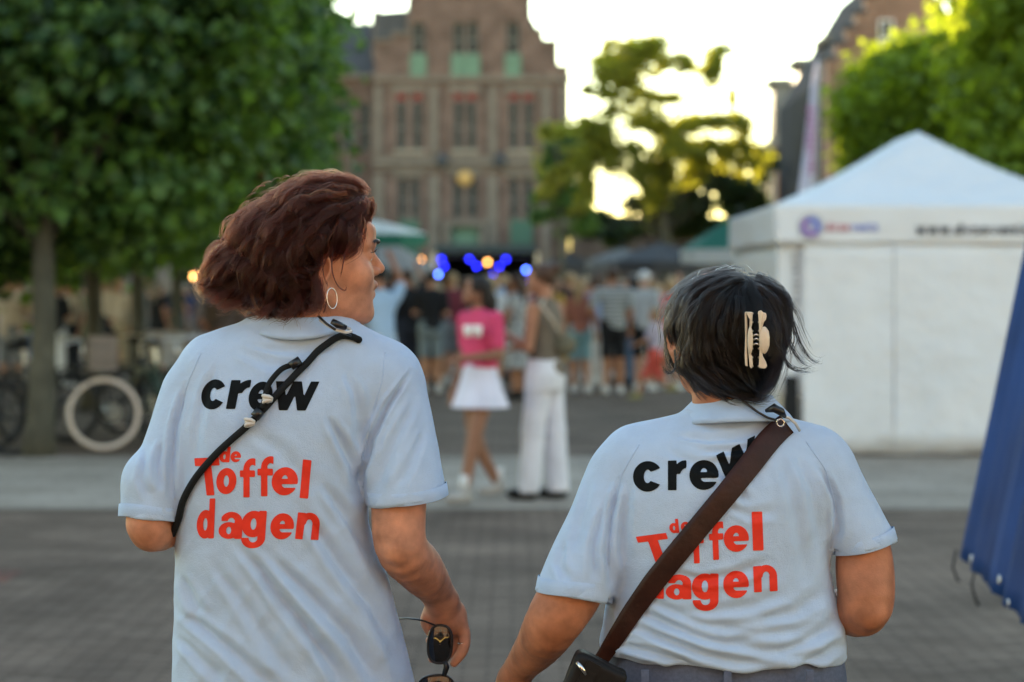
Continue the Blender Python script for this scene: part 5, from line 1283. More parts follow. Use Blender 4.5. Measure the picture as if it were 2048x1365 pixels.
def locks(v, q, flow, n, kids, lmin, lmax, lift, wave, wl, seed, radius=.006, keep=None, stop=None, flare=0.0, steps=14):
    """wavy locks: guide lines along the surface, each carrying a tapering bundle of strands"""
    rs = np.random.RandomState(seed)
    bvh = caster(v, q); a = np.linalg.norm(np.cross(v[q[:, 2]] - v[q[:, 0]], v[q[:, 3]] - v[q[:, 1]]), axis=1); a /= a.sum()
    out = []
    for k in rs.choice(len(q), n, p=a):
        p = Vector(v[q[k]].mean(0))
        if keep is not None and not keep(p): continue
        L = rs.uniform(lmin, lmax); st = L / steps; off = lift * rs.uniform(.15, 1); ph = 5 * mnoise.noise(p * 9) + rs.uniform(-.8, .8); fl = flare * rs.uniform(0, 1) ** 2; wv = wave * rs.uniform(.5, 1.3)
        g, nn, ss = [], [], []
        for i in range(steps + 1):
            hit, nrm, _, _ = bvh.find_nearest(p)
            if hit is None or (stop is not None and stop(hit)): break
            t = i / steps; fd = flow(hit); fd = fd - nrm * fd.dot(nrm); fd = fd.normalized() if fd.length > 1e-6 else Vector((0, 0, -1)); side = nrm.cross(fd)
            s1, c1 = math.sin(2 * math.pi * i * st / wl + ph), math.cos(2 * math.pi * i * st / wl + ph)
            g.append(hit + nrm * (off * math.sin(math.pi * min(1, .15 + t * .85)) ** .7 + .6 * wv * (1 + c1) * min(1, 2 * t) + fl * t * t) + side * wv * s1 * min(1, 2 * t)); nn.append(nrm); ss.append(side)
            p = hit + fd * st
        if len(g) < 7: continue
        G = np.array([tuple(x) for x in g]); N_ = np.array([tuple(x) for x in nn]); S_ = np.array([tuple(x) for x in ss]); tt = np.linspace(0, 1, len(G))
        w_ = radius * rs.uniform(.45, 1.25) * (1 - .7 * tt ** 1.5)
        for _ in range(kids):
            a_, r_ = rs.uniform(0, 6.28), rs.uniform(0, 1) ** .5; tw = rs.uniform(-1, 1) * 1.5
            m = max(6, int(len(G) * rs.uniform(.75, 1)))
            line = G + S_ * (w_ * r_ * np.cos(a_ + tw * tt))[:, None] + N_ * (w_ * .6 * r_ * (1 + np.sin(a_ + tw * tt)))[:, None]
            out.append(line[:m] + rs.normal(size=3) * .0008 + tt[:m, None] * rs.normal(size=3) * .0028)
    return out
def bundle(guide, n, spread, seed, wave=.0, rad_pow=1.0, endspread=1.0):
    """loose strands round a guide of points"""
    rs = np.random.RandomState(seed); g = np.array([tuple(x) for x in guide]); k = 16
    t0 = np.linspace(0, 1, len(g)); t = np.linspace(0, 1, k)
    # smooth resample (Catmull-ish through cubic of numpy)
    G = np.stack([np.interp(t, t0, g[:, i]) for i in range(3)], 1)
    for _ in range(2): G[1:-1] = (G[:-2] + 2 * G[1:-1] + G[2:]) / 4
    out = []
    for _ in range(n):
        o = rs.normal(size=3) * spread; e = rs.normal(size=3) * spread * endspread; ph = rs.uniform(0, 6.3)
        end = rs.uniform(.75, 1.0)
        tt = t * end
        B = np.stack([np.interp(tt, t, G[:, i]) for i in range(3)], 1)
        out.append(B + o * (1 - tt[:, None]) * .6 + e * tt[:, None] + wave * np.sin(tt * 9 + ph)[:, None] * rs.normal(size=3) * tt[:, None])
    return out
def flow_field(guides, Y, power=2.0):
    """guides: (px, py, dx, dy) picture-like directions (dy up) on the hair; blended by distance"""
    g = np.array([(PX(a, Y), PZ(b, Y)) for a, b, _, _ in guides]); d = [Vector((c, 0, e)).normalized() for _, _, c, e in guides]
    gl = [(float(x), float(z)) for x, z in g]
    def f(p):
        o = Vector((0, 0, 0))
        for (x, z), dd in zip(gl, d):
            w_ = 1.0 / ((p.x - x) ** 2 + (p.z - z) ** 2 + 2e-4) ** power
            o += dd * w_
        return o.normalized()
    return f
def cuff(name, a, b, r, h, parent, mt, squash=1.0, rows=6, tilt=None, seed=1):
    """ribbed band round the sleeve end b, axis a->b"""
    a, b = Vector(a), Vector(b); ax = (b - a).normalized() if tilt is None else Vector(tilt).normalized()
    q = ax.to_track_quat('Z', 'Y').to_matrix(); mb = MB(); n = 96; pts = []
    prof = [(-h, r * .99), (-h * .98, r * 1.004), (-h * .5, r * 1.008), (-h * .05, r * 1.008), (0, r * 1.0), (-.001, r * .965), (-h * .9, r * .95)]
    for (z, rr) in prof:
        row = []
        for j in range(n + 1):
            th = 2 * math.pi * j / n
            w_ = 1 + .018 * math.sin(3 * th + seed) + .012 * math.sin(7 * th + 2 * seed)
            row.append(b + q @ Vector((rr * w_ * math.cos(th), rr * w_ * math.sin(th) * squash, z + .003 * math.sin(2 * th + seed))))
        pts.append(row)
    mb.grid(pts); return mb.build(name, mt, parent, True)
def hollow(d, p, a, b, r, depth=.06, wall=.005, tilt=None):
    """cuts a sleeve open at b"""
    ax = np.array((Vector(b) - Vector(a)).normalized() if tilt is None else Vector(tilt).normalized())
    s = (p - np.array(b)) @ ax
    near = np.linalg.norm(p - np.array(b), axis=1)
    return s, ax
def collar(name, c, rx, ry, z0, z1, grow, parent, mt, gap=.25, yaw=0.0, sag=.0, th=.004, tiltz=0.0, bulge=.003, raise_=.020):
    """folded collar: stand plus fall, open at the front. c centre xy; z1 top, z0 lower edge at the back"""
    mb = MB(); n = 90; rows = []
    prof = [(0, 0, 0), (.0, .35, 1), (.0, 1, 1)]
    P_ = [(.000, z0 + .2 * (z1 - z0)), (.000, z1 - .002), (.0015, z1 + .001), (.005, z1 + .0005), (.007, z1 - .003), (.007 + .35 * grow, z1 - .35 * (z1 - z0)), (.007 + .75 * grow + bulge, z1 - .75 * (z1 - z0)), (.007 + grow + bulge, z0), (.0055 + grow, z0 - .0005), (.002 + .7 * grow, z1 - .7 * (z1 - z0)), (.002, z1 - .01)]
    for g, z in P_:
        row = []
        for j in range(n + 1):
            th_ = (-.5 - (1 - gap) + 2 * (1 - gap) * j / n) * math.pi + yaw     # centred on -y
            w_ = 1 + .010 * math.sin(3 * th_ + 1)
            dz = sag * max(0, -math.sin(th_ - yaw)) * ((z1 - z) / (z1 - z0)) + tiltz * math.cos(th_) - raise_ * math.cos(th_ - yaw) ** 2 * ((z1 - z) / (z1 - z0))
            row.append((c[0] + (rx + g) * w_ * math.cos(th_), c[1] + (ry + g) * w_ * math.sin(th_), z - dz))
        rows.append(row)
    mb.grid(rows); return mb.build(name, mt, parent, True)
def strap_mesh(name, pts, widths, bvh, Yf, off, th, m, parent, n=70, ysm=4, fall=None):
    """flat band laid on the surface along photo points"""
    pts = np.array(pts, float); L = np.concatenate([[0], np.cumsum(np.linalg.norm(np.diff(pts, axis=0), axis=1))]); t = np.linspace(0, L[-1], n)
    c = np.stack([np.interp(t, L, pts[:, i]) for i in range(2)], 1)
    for _ in range(3): c[1:-1] = (c[:-2] + 2 * c[1:-1] + c[2:]) / 4
    w_ = np.interp(t, L, widths); d = np.gradient(c, axis=0); d /= np.linalg.norm(d, axis=1)[:, None]; nn = np.stack([-d[:, 1], d[:, 0]], 1)
    K = 5; rows = []; ys = np.zeros((n, K))
    for i in range(n):
        for j in range(K):
            x, y = c[i] + nn[i] * w_[i] * (j / (K - 1) - .5)
            h, _, ok = onto(bvh, x, y, off, Yf)
            ys[i, j] = h.y if ok else np.nan
    col = np.nanmin(ys, axis=1) if True else 0
    idx = np.arange(n); ok = ~np.isnan(col)
    col = np.interp(idx, idx[ok], col[ok])
    if fall: 
        for i in range(n):
            f_ = fall(i / (n - 1)); 
            if f_ is not None: col[i] = f_
    for _ in range(ysm): col[1:-1] = (col[:-2] + 2 * col[1:-1] + col[2:]) / 4
    for i in range(n):
        top, bot = [], []
        for j in range(K):
            x, y = c[i] + nn[i] * w_[i] * (j / (K - 1) - .5)
            yy = min(col[i] + .002, ys[i, j] if not np.isnan(ys[i, j]) else 9)
            yy = col[i]
            top.append(P(x, y, yy - th * (1 if 0 < j < K - 1 else .55))); bot.append(P(x, y, yy + th * .4))
        rows.append(top + bot[::-1] + [top[0]])
    mb = MB().grid(rows)
    b = 0; mb.f.append(tuple(range(2 * K))); e = (n - 1) * (2 * K + 1); mb.f.append(tuple(e + i for i in range(2 * K))[::-1])
    return mb.build(name, m, parent, True)
def hand_fingers(p, fingers, k=.004):
    d = None
    for f in fingers:
        e = chain(p, f, .003); d = e if d is None else np.minimum(d, e)
    return d

# ---------------------------------------------------------------- woman with the auburn bob
Y1 = 4.06
W1 = empty('person', 'woman in light blue crew polo with wavy auburn bob, black cord across her back', 'person', (PX(585, Y1), Y1, 0))
H1 = P(618, 545, 4.05); YAW1 = R(-70)
sh1 = [(1620, 355, 840, .125), (1500, 352, 838, .130), (1365, 341, 828, .128), (1300, 343, 812, .125), (1250, 346, 800, .122), (1150, 352, 772, .120), (1060, 350, 742, .120), (1000, 346, 735, .122), (900, 347, 745, .122), (820, 350, 775, .115), (760, 362, 800, .102), (720, 385, 785, .088), (695, 420, 750, .075), (672, 470, 715, .065), (652, 515, 690, .055)]
def rows_of(sh, Y, cyoff=lambda z: 0.0, inset=0.0):
    out = []
    for py, xl, xr, b in sh:
        z = PZ(py, Y); out.append((z, (PX(xl, Y) + PX(xr, Y)) / 2, Y + cyoff(z), (PX(xr, Y) - PX(xl, Y)) / 2 - inset, b - inset))
    return out
rows1 = rows_of(sh1, Y1, lambda z: -.012 * math.sin((z - .9) * 5))
srA1, srB1 = P(775, 785, 4.05), P(816, 1003, 4.00)       # right sleeve axis
slA1, slB1 = P(392, 790, 4.05), P(301, 1034, 4.00)       # left sleeve axis
tR1 = (P(828, 1001, 4.0) - P(806, 850, 4.02)) ; tL1 = (P(292, 1040, 4.0) - P(318, 900, 4.0))
tR1 = Vector((.12, 0, -1)).normalized(); tL1 = Vector((-.06, 0, -1)).normalized()
def shirt1(p, inset=0.0):
    d = loft(p, rows1)
    d = smin(d, cap(p, P(560, 695, 4.05), P(430, 738, 4.05), .060, .062), .03)
    d = smin(d, cap(p, P(660, 695, 4.05), P(765, 752, 4.05), .056, .064), .03)
    sr = cap(p, srA1, srB1, .066, .066); sl = cap(p, slA1, slB1, .060, .052)
    bulge = ell(p, P(290, 965, 4.0), (.040, .045, .05)); sl = smin(sl, bulge, .02)
    for (ax, b) in ((tR1, srB1), (tL1, slB1)):
        s = (p - np.array(b)) @ np.array(ax)
        if b is srB1: sr = np.maximum(sr, s); sr = np.maximum(sr, -np.maximum(cap(p, srA1, Vector(srB1) + ax * .2, .061), -.05 - s))
        else: sl = np.maximum(sl, s); sl = np.maximum(sl, -np.maximum(cap(p, slA1, Vector(slB1) + ax * .2, .049, .049), -.05 - s))
    d = smin(d, sr, .014); d = smin(d, sl, .014)
    return d - (-inset)
armR1 = [(P(778, 780, 4.05), .042), (P(797, 990, 4.0), .045), (P(800, 1085, 3.985), .0425), (P(838, 1137, 4.06), .040), (P(874, 1185, 4.15), .029), (P(886, 1208, 4.175), .0265)]
armL1 = [(P(385, 790, 4.05), .036), (P(306, 1000, 4.0), .034), (P(298, 1048, 3.990), .037), (P(345, 1048, 4.07), .036), (P(410, 1030, 4.2), .027), (P(430, 1020, 4.24), .026)]
HY = 4.19
fing1 = [
    [(P(918, 1240, HY), .011), (P(929, 1268, HY - .005), .0098), (P(926, 1300, HY - .012), .0088), (P(908, 1326, HY - .014), .0075)],
    [(P(908, 1245, HY + .005), .011), (P(916, 1275, HY + .016), .0095), (P(900, 1305, HY + .012), .0085), (P(878, 1316, HY + .004), .0075), (P(864, 1318, HY + .003), .007)],
    [(P(895, 1245, HY + .008), .011), (P(900, 1275, HY + .024), .009), (P(880, 1292, HY + .016), .0085), (P(860, 1281, HY + .006), .0075)],
    [(P(880, 1240, HY + .012), .010), (P(884, 1262, HY + .028), .0085), (P(872, 1272, HY + .022), .008), (P(858, 1262, HY + .012), .007)],
    [(P(862, 1222, HY - .004), .0125), (P(853, 1243, HY - .012), .0100), (P(862, 1264, HY - .014), .0085), (P(872, 1276, HY - .012), .0075)]]
def body1(p):
    d = head_sdf(p, H1, YAW1)
    d = smin(d, cap(p, (H1.x - .004, H1.y + .005, H1.z - .04), (PX(600, Y1), Y1, PZ(720, Y1)), .050, .058), .022)
    t = loft(p, rows1) + .014
    t = smin(t, cap(p, P(560, 695, 4.05), P(430, 738, 4.05), .046, .048), .03)
    t = smin(t, cap(p, P(660, 695, 4.05), P(765, 752, 4.05), .042, .050), .03)
    d = smin(d, t, .02)
    for A in (armR1, armL1): d = smin(d, chain(p, A, .03), .02)
    d = smin(d, ell(p, P(795, 1100, 3.952), (.017, .015, .02)), .018)
    hd = chain(p, [(P(886, 1208, 4.175), .0262), (P(884, 1228, HY - .004), .026), (P(900, 1246, HY), .024)], .012)
    hd = smin(hd, ell(p, P(912, 1232, HY), (.019, .016, .026)), .012)
    hd = smin(hd, hand_fingers(p, fing1), .006)
    hd = smin(hd, ell(p, P(903, 1200, 4.155), (.012, .012, .013)), .01)
    d = smin(d, hd, .012)
    # left hand, hidden in front of her
    d = smin(d, ell(p, P(455, 1010, 4.29), (.045, .03, .02)), .02)
    for i in range(4): d = smin(d, cap(p, P(470, 1000 + i * 14, 4.30), P(520, 1005 + i * 14, 4.31), .009, .007), .006)
    # legs
    for sx, st in ((-1, .12), (1, -.12)):
        cx = PX(590, Y1) + sx * .09
        d = smin(d, chain(p, [((cx, Y1, .86), .085), ((cx, Y1 + st * .5, .48), .055), ((cx, Y1 + st, .09), .038)], .03), .03)
        d = smin(d, ell(p, (cx, Y1 + st + .05, .045), (.04, .11, .04)), .02)
    return d
v, q = sdf_mesh(body1, (-.75, 3.75, 0.0), (.05, 4.45, 1.80), .0032)
np_mesh('body', v, q, M_skin, W1)
if True:
    v, q = sdf_mesh(shirt1, (-.78, 3.80, PZ(1480, Y1)), (.05, 4.30, 1.56), .0035)
    n = vnormals(v, q)
    face = np.clip(-n[:, 1] * 1.4, 0, 1)
    folds1 = [
        ([(470, 1085), (520, 1140), (571, 1212), (644, 1300), (700, 1372)], .0055, .010),
        ([(532, 1104), (620, 1192), (698, 1275), (747, 1348), (770, 1390)], .0060, .011),
        ([(600, 1012), (669, 1114), (747, 1212), (790, 1285), (815, 1350)], .0058, .012),
        ([(640, 960), (700, 1040), (745, 1110), (775, 1190)], .0045, .010),
        ([(565, 1190), (610, 1250), (660, 1330), (690, 1400)], .0030, .008),
        ([(352, 1215), (376, 1236), (449, 1290), (503, 1338), (560, 1390)], .0055, .009),
        ([(361, 1150), (380, 1195), (400, 1236)], .0050, .008),
        ([(350, 1270), (400, 1320), (450, 1365)], .0040, .008),
        ([(420, 1120), (480, 1200), (540, 1290), (600, 1370)], .0035, .010),
        ([(655, 830), (680, 880), (707, 929), (722, 985)], .0050, .008),
        ([(690, 740), (712, 790), (722, 850), (722, 900)], .0030, .008),
        ([(822, 742), (775, 812), (742, 880), (728, 940), (724, 985)], .0060, .005),
        ([(832, 800), (790, 880), (762, 950), (748, 1000)], .0035, .008),
        ([(850, 860), (820, 930), (790, 985)], .0025, .007),
        ([(440, 720), (410, 790), (392, 870), (385, 960)], .0025, .008),
        ([(372, 770), (350, 850), (341, 930), (342, 1010)], .0050, .006),
        ([(325, 880), (316, 930), (325, 985)], .0040, .007), ([(290, 900), (282, 960), (300, 1000)], .0028, .006),
        ([(500, 690), (560, 702), (620, 702), (680, 690)], .0022, .006),
        ([(470, 700), (540, 730), (600, 740)], .0016, .008),
        ([(500, 860), (560, 900), (640, 990)], .0018, .012)]
    disp = fold_field(v, folds1, 3.97) * face
    nz = .0014 * vnoise(v * np.array([1, 1, .6]), 38, 3) + .0016 * vnoise(v @ np.array([[.8, 0, .6], [0, 1, 0], [-.6, 0, .8]]) * np.array([2.2, 1, .5]), 30, 8)
    lowr = np.clip((1.35 - v[:, 2]) / .35, .25, 1)
    rid = 1 - np.abs(vnoise(v @ np.array([[.75, 0, .66], [0, 1, 0], [-.66, 0, .75]]) * np.array([1.6, .8, .45]), 34, 41)) ** .7
    disp += nz * (.5 + .9 * lowr) + .0027 * (rid - .4) * lowr * face
    v = v + n * disp[:, None]
    SH1 = np_mesh('shirt', v, q, M_shirt, W1)
    bv1 = caster(v, q)
    collar('collar', (PX(603, Y1), Y1 + .004), .071, .068, PZ(672, 3.99), PZ(637, 3.99), .018, SH1, M_rib, gap=.12, sag=.006, tiltz=-.002)
    cuff('cuff', srA1, srB1, .0665, .021, SH1, M_rib, tilt=tR1, seed=2)
    cuff('cuff', slA1, slB1, .0525, .021, SH1, M_rib, tilt=tL1, seed=4)
    lettering('lettering', [
        ('c', (399, 819.5), (447, 819.5), (407, 759.5)), ('r', (452, 818.5), (492, 818.5), (463, 761)),
        ('e', (493, 822), (540, 822), (503, 764)), ('w', (541, 821), (628, 822), (552, 763))], bv1, 3.97, M_print_k, SH1, bold=.045)
    lettering('lettering', [
        ('d', (438, 925), (459, 925), (441, 894), .03), ('e', (461, 925), (481.5, 925), (462, 903), .03),
        ('T', (397, 992), (446, 990), (389, 917), .06), ('o', (432, 989), (472, 988), (434, 937), .05),
        ('f', (480, 995), (511, 995), (480, 917), .05), ('f', (515, 993), (547, 993), (515, 913), .05),
        ('e', (542, 991), (594, 991), (545, 935), .05), ('l', (599, 996), (616, 998), (606, 919), .05),
        ('d', (393, 1078), (428, 1077), (396, 998), .05), ('a', (437, 1078), (484, 1078), (439, 1024), .05),
        ('g', (480, 1097), (529, 1097), (485, 1022), .05), ('e', (539, 1079), (586, 1079), (543, 1027), .05), ('n', (590, 1078), (636, 1081), (596, 1024), .05)],
        bv1, 3.97, M_print_r, SH1)
def seam(pts, bvh, Yf, parent):
    MB().tube(ysm([onto(bvh, x, y, .0002, Yf)[0] for x, y in resample(pts, 40)]), .0011, 6).build('seam', M_rib, parent, True)
def resample(pts, n):
    pts = np.array(pts, float)[:, :2]; L = np.concatenate([[0], np.cumsum(np.linalg.norm(np.diff(pts, axis=0), axis=1))]); t = np.linspace(0, L[-1], n)
    c = np.stack([np.interp(t, L, pts[:, i]) for i in range(2)], 1)
    for _ in range(2): c[1:-1] = (c[:-2] + 2 * c[1:-1] + c[2:]) / 4
    return c
def ysm(pp): return [Vector(x) for x in pp]
seam([(770, 706), (765, 760), (745, 830), (731, 900), (726, 975)], bv1, 3.97, SH1); seam([(402, 706), (374, 770), (354, 860), (347, 940), (349, 1000)], bv1, 3.97, SH1)
# trousers and shoes (mostly below the picture)
def trous1(p):
    d = loft(p, rows_of([(1520, 378, 812, .112), (1470, 372, 816, .118), (1400, 372, 808, .112)], Y1))
    for sx, st in ((-1, .12), (1, -.12)):
        cx = PX(590, Y1) + sx * .09
        d = smin(d, chain(p, [((cx, Y1, .80), .105), ((cx, Y1 + st * .5, .48), .078), ((cx, Y1 + st, .12), .06)], .03), .03)
    return d
v, q = sdf_mesh(trous1, (-.65, 3.7, .03), (-.05, 4.4, PZ(1400, Y1)), .008)
np_mesh('trousers', v, q, M_jeans, W1)
for sx, st in ((-1, .12), (1, -.12)):
    cx = PX(590, Y1) + sx * .09
    v, q = sdf_mesh(lambda p: smin(ell(p, (cx, Y1 + st + .05, .05), (.047, .14, .05)), cap(p, (cx, Y1 + st, .06), (cx, Y1 + st, .11), .046), .03), (cx - .07, Y1 + st - .15, 0.001), (cx + .07, Y1 + st + .25, .18), .006)
    np_mesh('shoe', v, q, M_shoe, W1)
# face details
m1 = Matrix.Translation(H1) @ Matrix.Rotation(YAW1, 4, 'Z')
for s in (-1, 1):
    MB().blob(m1 @ Vector((s * .031, .0905, .0275)), (.0118, .0118, .0118), 16, 12).build('eye', mat('eye', (.7, .68, .64), rough=.15), W1, True)
    br = [m1 @ Vector((s * x, y, z)) for x, y, z in ((.012, .1165, .049), (.024, .1155, .0535), (.036, .108, .0545), (.045, .098, .050))]
    curves_obj('eyebrow', bundle(br, 90, .0016, 5 + s, endspread=.8), .00035, M_hair2, W1)
    la = []
    for i in range(14):
        t = i / 13; a_ = Vector((s * (.022 + .02 * t), .1035 - .007 * t * t - .002, .0325)); b_ = a_ + Vector((s * .003, .009, .001 + .004 * math.sin(t * 3)))
        la.append(np.array([tuple(m1 @ (a_.lerp(b_, u) + Vector((0, 0, .002 * u * u)))) for u in (0, .35, .7, 1)]))
    curves_obj('eyelashes', la, .0005, M_hair2, W1)
# hair
Yh = 4.03
def hair1(p):
    c = lambda x, y, dy=0.0: P(x, y, 4.05 + dy)
    d = ell(p, c(624, 455), (.090, .096, .080))
    d = smin(d, ell(p, c(590, 508, -.01), (.090, .096, .080)), .03)
    d = smin(d, ell(p, c(512, 542, .0), (.082, .082, .052)), .03)
    d = smin(d, ell(p, c(520, 484, .0), (.056, .072, .048)), .03)
    d = smin(d, ell(p, c(462, 560, .01), (.040, .05, .032)), .03)
    d = smin(d, ell(p, c(574, 580, -.015), (.066, .074, .044)), .03)
    d = smin(d, ell(p, c(695, 410, -.005), (.040, .070, .040)), .02)
    # exposed ear and cheek
    cut = ell(p, c(694, 556, -.09), (.060, .075, .062))
    cut = smin(cut, ell(p, c(748, 505, -.03), (.040, .13, .070)), .01)
    d = smax(d, -cut, .012)
    d = smax(d, -ell(p, c(560, 760, .0), (.2, .2, .095)), .01) if False else d
    return d
v, q = sdf_mesh(hair1, (-.56, 3.85, PZ(670, 4.05)), (-.20, 4.25, 1.77), .004)
n = vnormals(v, q)
v = v - n * ((.019 - .011 * np.clip((v[:, 0] - PX(600, 4.05)) / .05, 0, 1)) + .004 * vnoise(v, 60, 4))[:, None]
HR1 = np_mesh('hair', v, q, M_scalp1, W1)
fl1 = flow_field([(705, 365, -.9, .15), (650, 350, -1, .05), (690, 400, -.95, -.25), (720, 420, -.7, -.7), (700, 460, -.6, -.8), (660, 500, -.55, -.8), (600, 360, -1, -.2), (540, 390, -.8, -.6), (500, 430, -.75, -.7),
                  (600, 430, -.75, -.65), (620, 480, -.5, -.85), (550, 470, -.75, -.65), (480, 480, -.8, -.6), (430, 540, -.85, -.4), (470, 560, -.85, -.3), (520, 560, -.6, -.8), (600, 560, -.2, -1), (640, 590, .15, -1), (580, 610, -.2, -1), (500, 600, -.5, -.8)], Yh)
def face1(p):
    k = F / p.y; x = 1024 + p.x * k; y = 573 - (p.z - CZ) * k
    if p.y > 4.05: return False
    return ((x - 662) / 34) ** 2 + ((y - 550) / 40) ** 2 < 1 or (x > 640 and y > 500 + (735 - x) * .05 and y > 520 - (x - 690) * 1.6 and y < 620)
st = groom(v, q, fl1, 10000, .05, .13, .014, .0050, 75, 1, flare=.014, clump=.016, stop=face1)
st += locks(v, q, fl1, 620, 30, .06, .15, .018, .0045, .060, 2, radius=.0068, stop=face1, flare=.018)
st += locks(v, q, fl1, 500, 8, .05, .14, .022, .0060, .045, 3, radius=.0030, stop=face1, flare=.026)
def PY(l): return [P(*a) for a in l]
# flicked locks at the back, nape ends, curls round the ear
for i, (g, nn, sp) in enumerate([
    ([(500, 500, 4.02), (455, 545, 4.02), (425, 575, 4.02), (408, 572, 4.03), (402, 560, 4.03)], 120, .006),
    ([(505, 540, 4.0), (460, 580, 4.0), (430, 600, 4.0), (412, 595, 4.01)], 120, .006),
    ([(520, 560, 4.0), (480, 600, 4.0), (450, 615, 4.0), (432, 605, 4.01)], 110, .006),
    ([(480, 460, 4.02), (445, 500, 4.02), (425, 530, 4.02), (415, 548, 4.03)], 80, .006),
    ([(560, 580, 3.98), (540, 615, 3.97), (520, 632, 3.97), (505, 622, 3.97)], 130, .006),
    ([(600, 580, 3.97), (590, 615, 3.96), (575, 634, 3.96), (555, 634, 3.96)], 150, .006),
    ([(635, 560, 3.96), (640, 595, 3.95), (632, 618, 3.95), (612, 628, 3.95)], 140, .006),
    ([(640, 520, 3.96), (628, 560, 3.955), (640, 600, 3.955), (648, 622, 3.96)], 100, .005)]):
    st += bundle(PY(g), nn, sp, 20 + i, wave=.003, endspread=1.2)
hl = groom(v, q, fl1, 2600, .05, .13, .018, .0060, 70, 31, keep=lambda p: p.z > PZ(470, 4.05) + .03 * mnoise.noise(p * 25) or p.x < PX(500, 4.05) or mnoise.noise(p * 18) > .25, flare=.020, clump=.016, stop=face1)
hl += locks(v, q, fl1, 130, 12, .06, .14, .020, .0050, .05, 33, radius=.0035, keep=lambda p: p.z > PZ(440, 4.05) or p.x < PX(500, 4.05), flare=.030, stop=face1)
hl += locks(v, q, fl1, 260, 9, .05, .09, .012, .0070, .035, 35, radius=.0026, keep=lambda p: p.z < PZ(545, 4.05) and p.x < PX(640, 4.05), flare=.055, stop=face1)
curls = []
for i, g in enumerate([
    [(668, 494, 3.965), (664, 510, 3.955), (663, 545, 3.945), (675, 575, 3.945), (690, 584, 3.95), (695, 577, 3.95), (690, 568, 3.95)],
    [(694, 488, 3.98), (690, 505, 3.965), (684, 540, 3.955), (680, 560, 3.955)], [(645, 500, 3.96), (645, 520, 3.95), (646, 550, 3.945), (655, 572, 3.945)],
    [(654, 600, 3.95), (650, 618, 3.95), (645, 630, 3.95)]]):
    curls += bundle(PY(g), 9, .0009, 50 + i)
rs = np.random.RandomState(5)
for i in range(70):                                      # stray hairs round the outline
    a = rs.uniform(R(20), R(190)); cx, cy = 600 + 115 * math.cos(a), 450 - 98 * math.sin(a)
    l = rs.uniform(10, 30); b = a + rs.uniform(.5, 1.3)
    curls.append(np.array([tuple(P(cx + l * t * math.cos(b) + 0 * t, cy - l * .6 * math.sin(a) * t * (1 - .9 * t) + 14 * t * t, 4.02 + .02 * t)) for t in np.linspace(0, 1, 8)]))
curves_obj('strands', st, .00030, M_hair1, HR1)
curves_obj('copper_lit_strands', hl, .00030, M_hair1h, HR1)
curves_obj('strands', curls, .00030, M_hair1, HR1)

# things she wears and carries
er = MB().ring(P(664, 597, 3.945), (.0168), .0007, axis=(.55, -.75, .1), sx=.58)
tag(er.build('hoop_earring', M_silver, None, True), 'thin silver hoop earring hanging from the ear of the auburn-haired woman', 'earring')
cordp = [(716, 684, .0), (706, 676, 0), (690, 672, 0), (668, 677, 0), (645, 695, 0), (622, 722, 0), (598, 745, 0), (574, 770, 0), (550, 797, 0), (526, 823, 0), (500, 850, 0), (462, 882, 0), (425, 918, 0), (392, 960, 0), (370, 1000, 0), (358, 1035, 0), (352, 1068, 0)]
def on1(x, y, off=.006): return onto(bv1, x, y, off, 3.97)[0]
cr = empty('bag_cord', 'black cord with white beads slung diagonally over the back of the auburn-haired woman', 'cord', on1(540, 800))
def ysmooth(pp, k=3):
    a = np.array([tuple(x) for x in pp])
    for _ in range(k): a[1:-1] = (a[:-2] + 2 * a[1:-1] + a[2:]) / 4
    return [Vector(x) for x in a]
MB().tube([P(700, 760, 4.18), P(712, 705, 4.14), P(712, 688, 4.06)] + ysmooth([on1(x, y) for x, y in resample(cordp, 60)]), .0058, 12).build('rope', M_cord, cr, True)
MB().tube(ysmooth([on1(x, y, .012) for x, y in resample([(594, 733), (572, 742), (552, 754), (540, 770), (533, 788), (532, 805), (526, 822)], 22)]), .0046, 12).build('loop', M_cord, cr, True)
a_, b_ = on1(585, 741, .014), on1(602, 727, .014)
MB().tube([a_, b_], .0075, 10).build('cord_end', M_blackpl, cr, True)
MB().tube([on1(512, 838, .012), on1(524, 824, .012)], .0085, 10).build('toggle', M_blackpl, cr, True)
for (x, y) in ((538, 803), (503, 847)):
    c = on1(x, y, .016)
    b = MB().blob(c, (.0085, .006, .0075)); b.ring(c + Vector((0, 0, .003)), .007, .0032, axis=(.3, .2, 1), n=16); b.ring(c - Vector((0, 0, .004)), .0065, .003, axis=(-.3, .3, 1), n=16)
    b.build('bead', M_white_pl, cr, True)
rd = empty('radio_lead', 'black and clear earpiece lead curled over the collar of the auburn-haired woman', 'earpiece', P(680, 655, 3.96))
MB().tube(ysmooth([P(640, 640, 3.972), P(655, 652, 3.962), P(672, 662, 3.955), P(695, 668, 3.955), P(707, 664, 3.96), P(700, 657, 3.97), P(690, 655, 3.975)], 1), .0028, 8).build('clear_tube', M_tube, rd, True)
MB().tube([P(664, 643, 3.952), P(676, 650, 3.950), P(692, 656, 3.955)], [.005, .0062, .0045], 10).build('clip', M_blackpl, rd, True)
MB().tube(ysmooth([P(637, 633, 3.97), P(652, 648, 3.958), P(668, 660, 3.953), P(690, 668, 3.96), P(702, 672, 3.97)], 1), .0022, 8).build('lead', M_blackpl, rd, True)
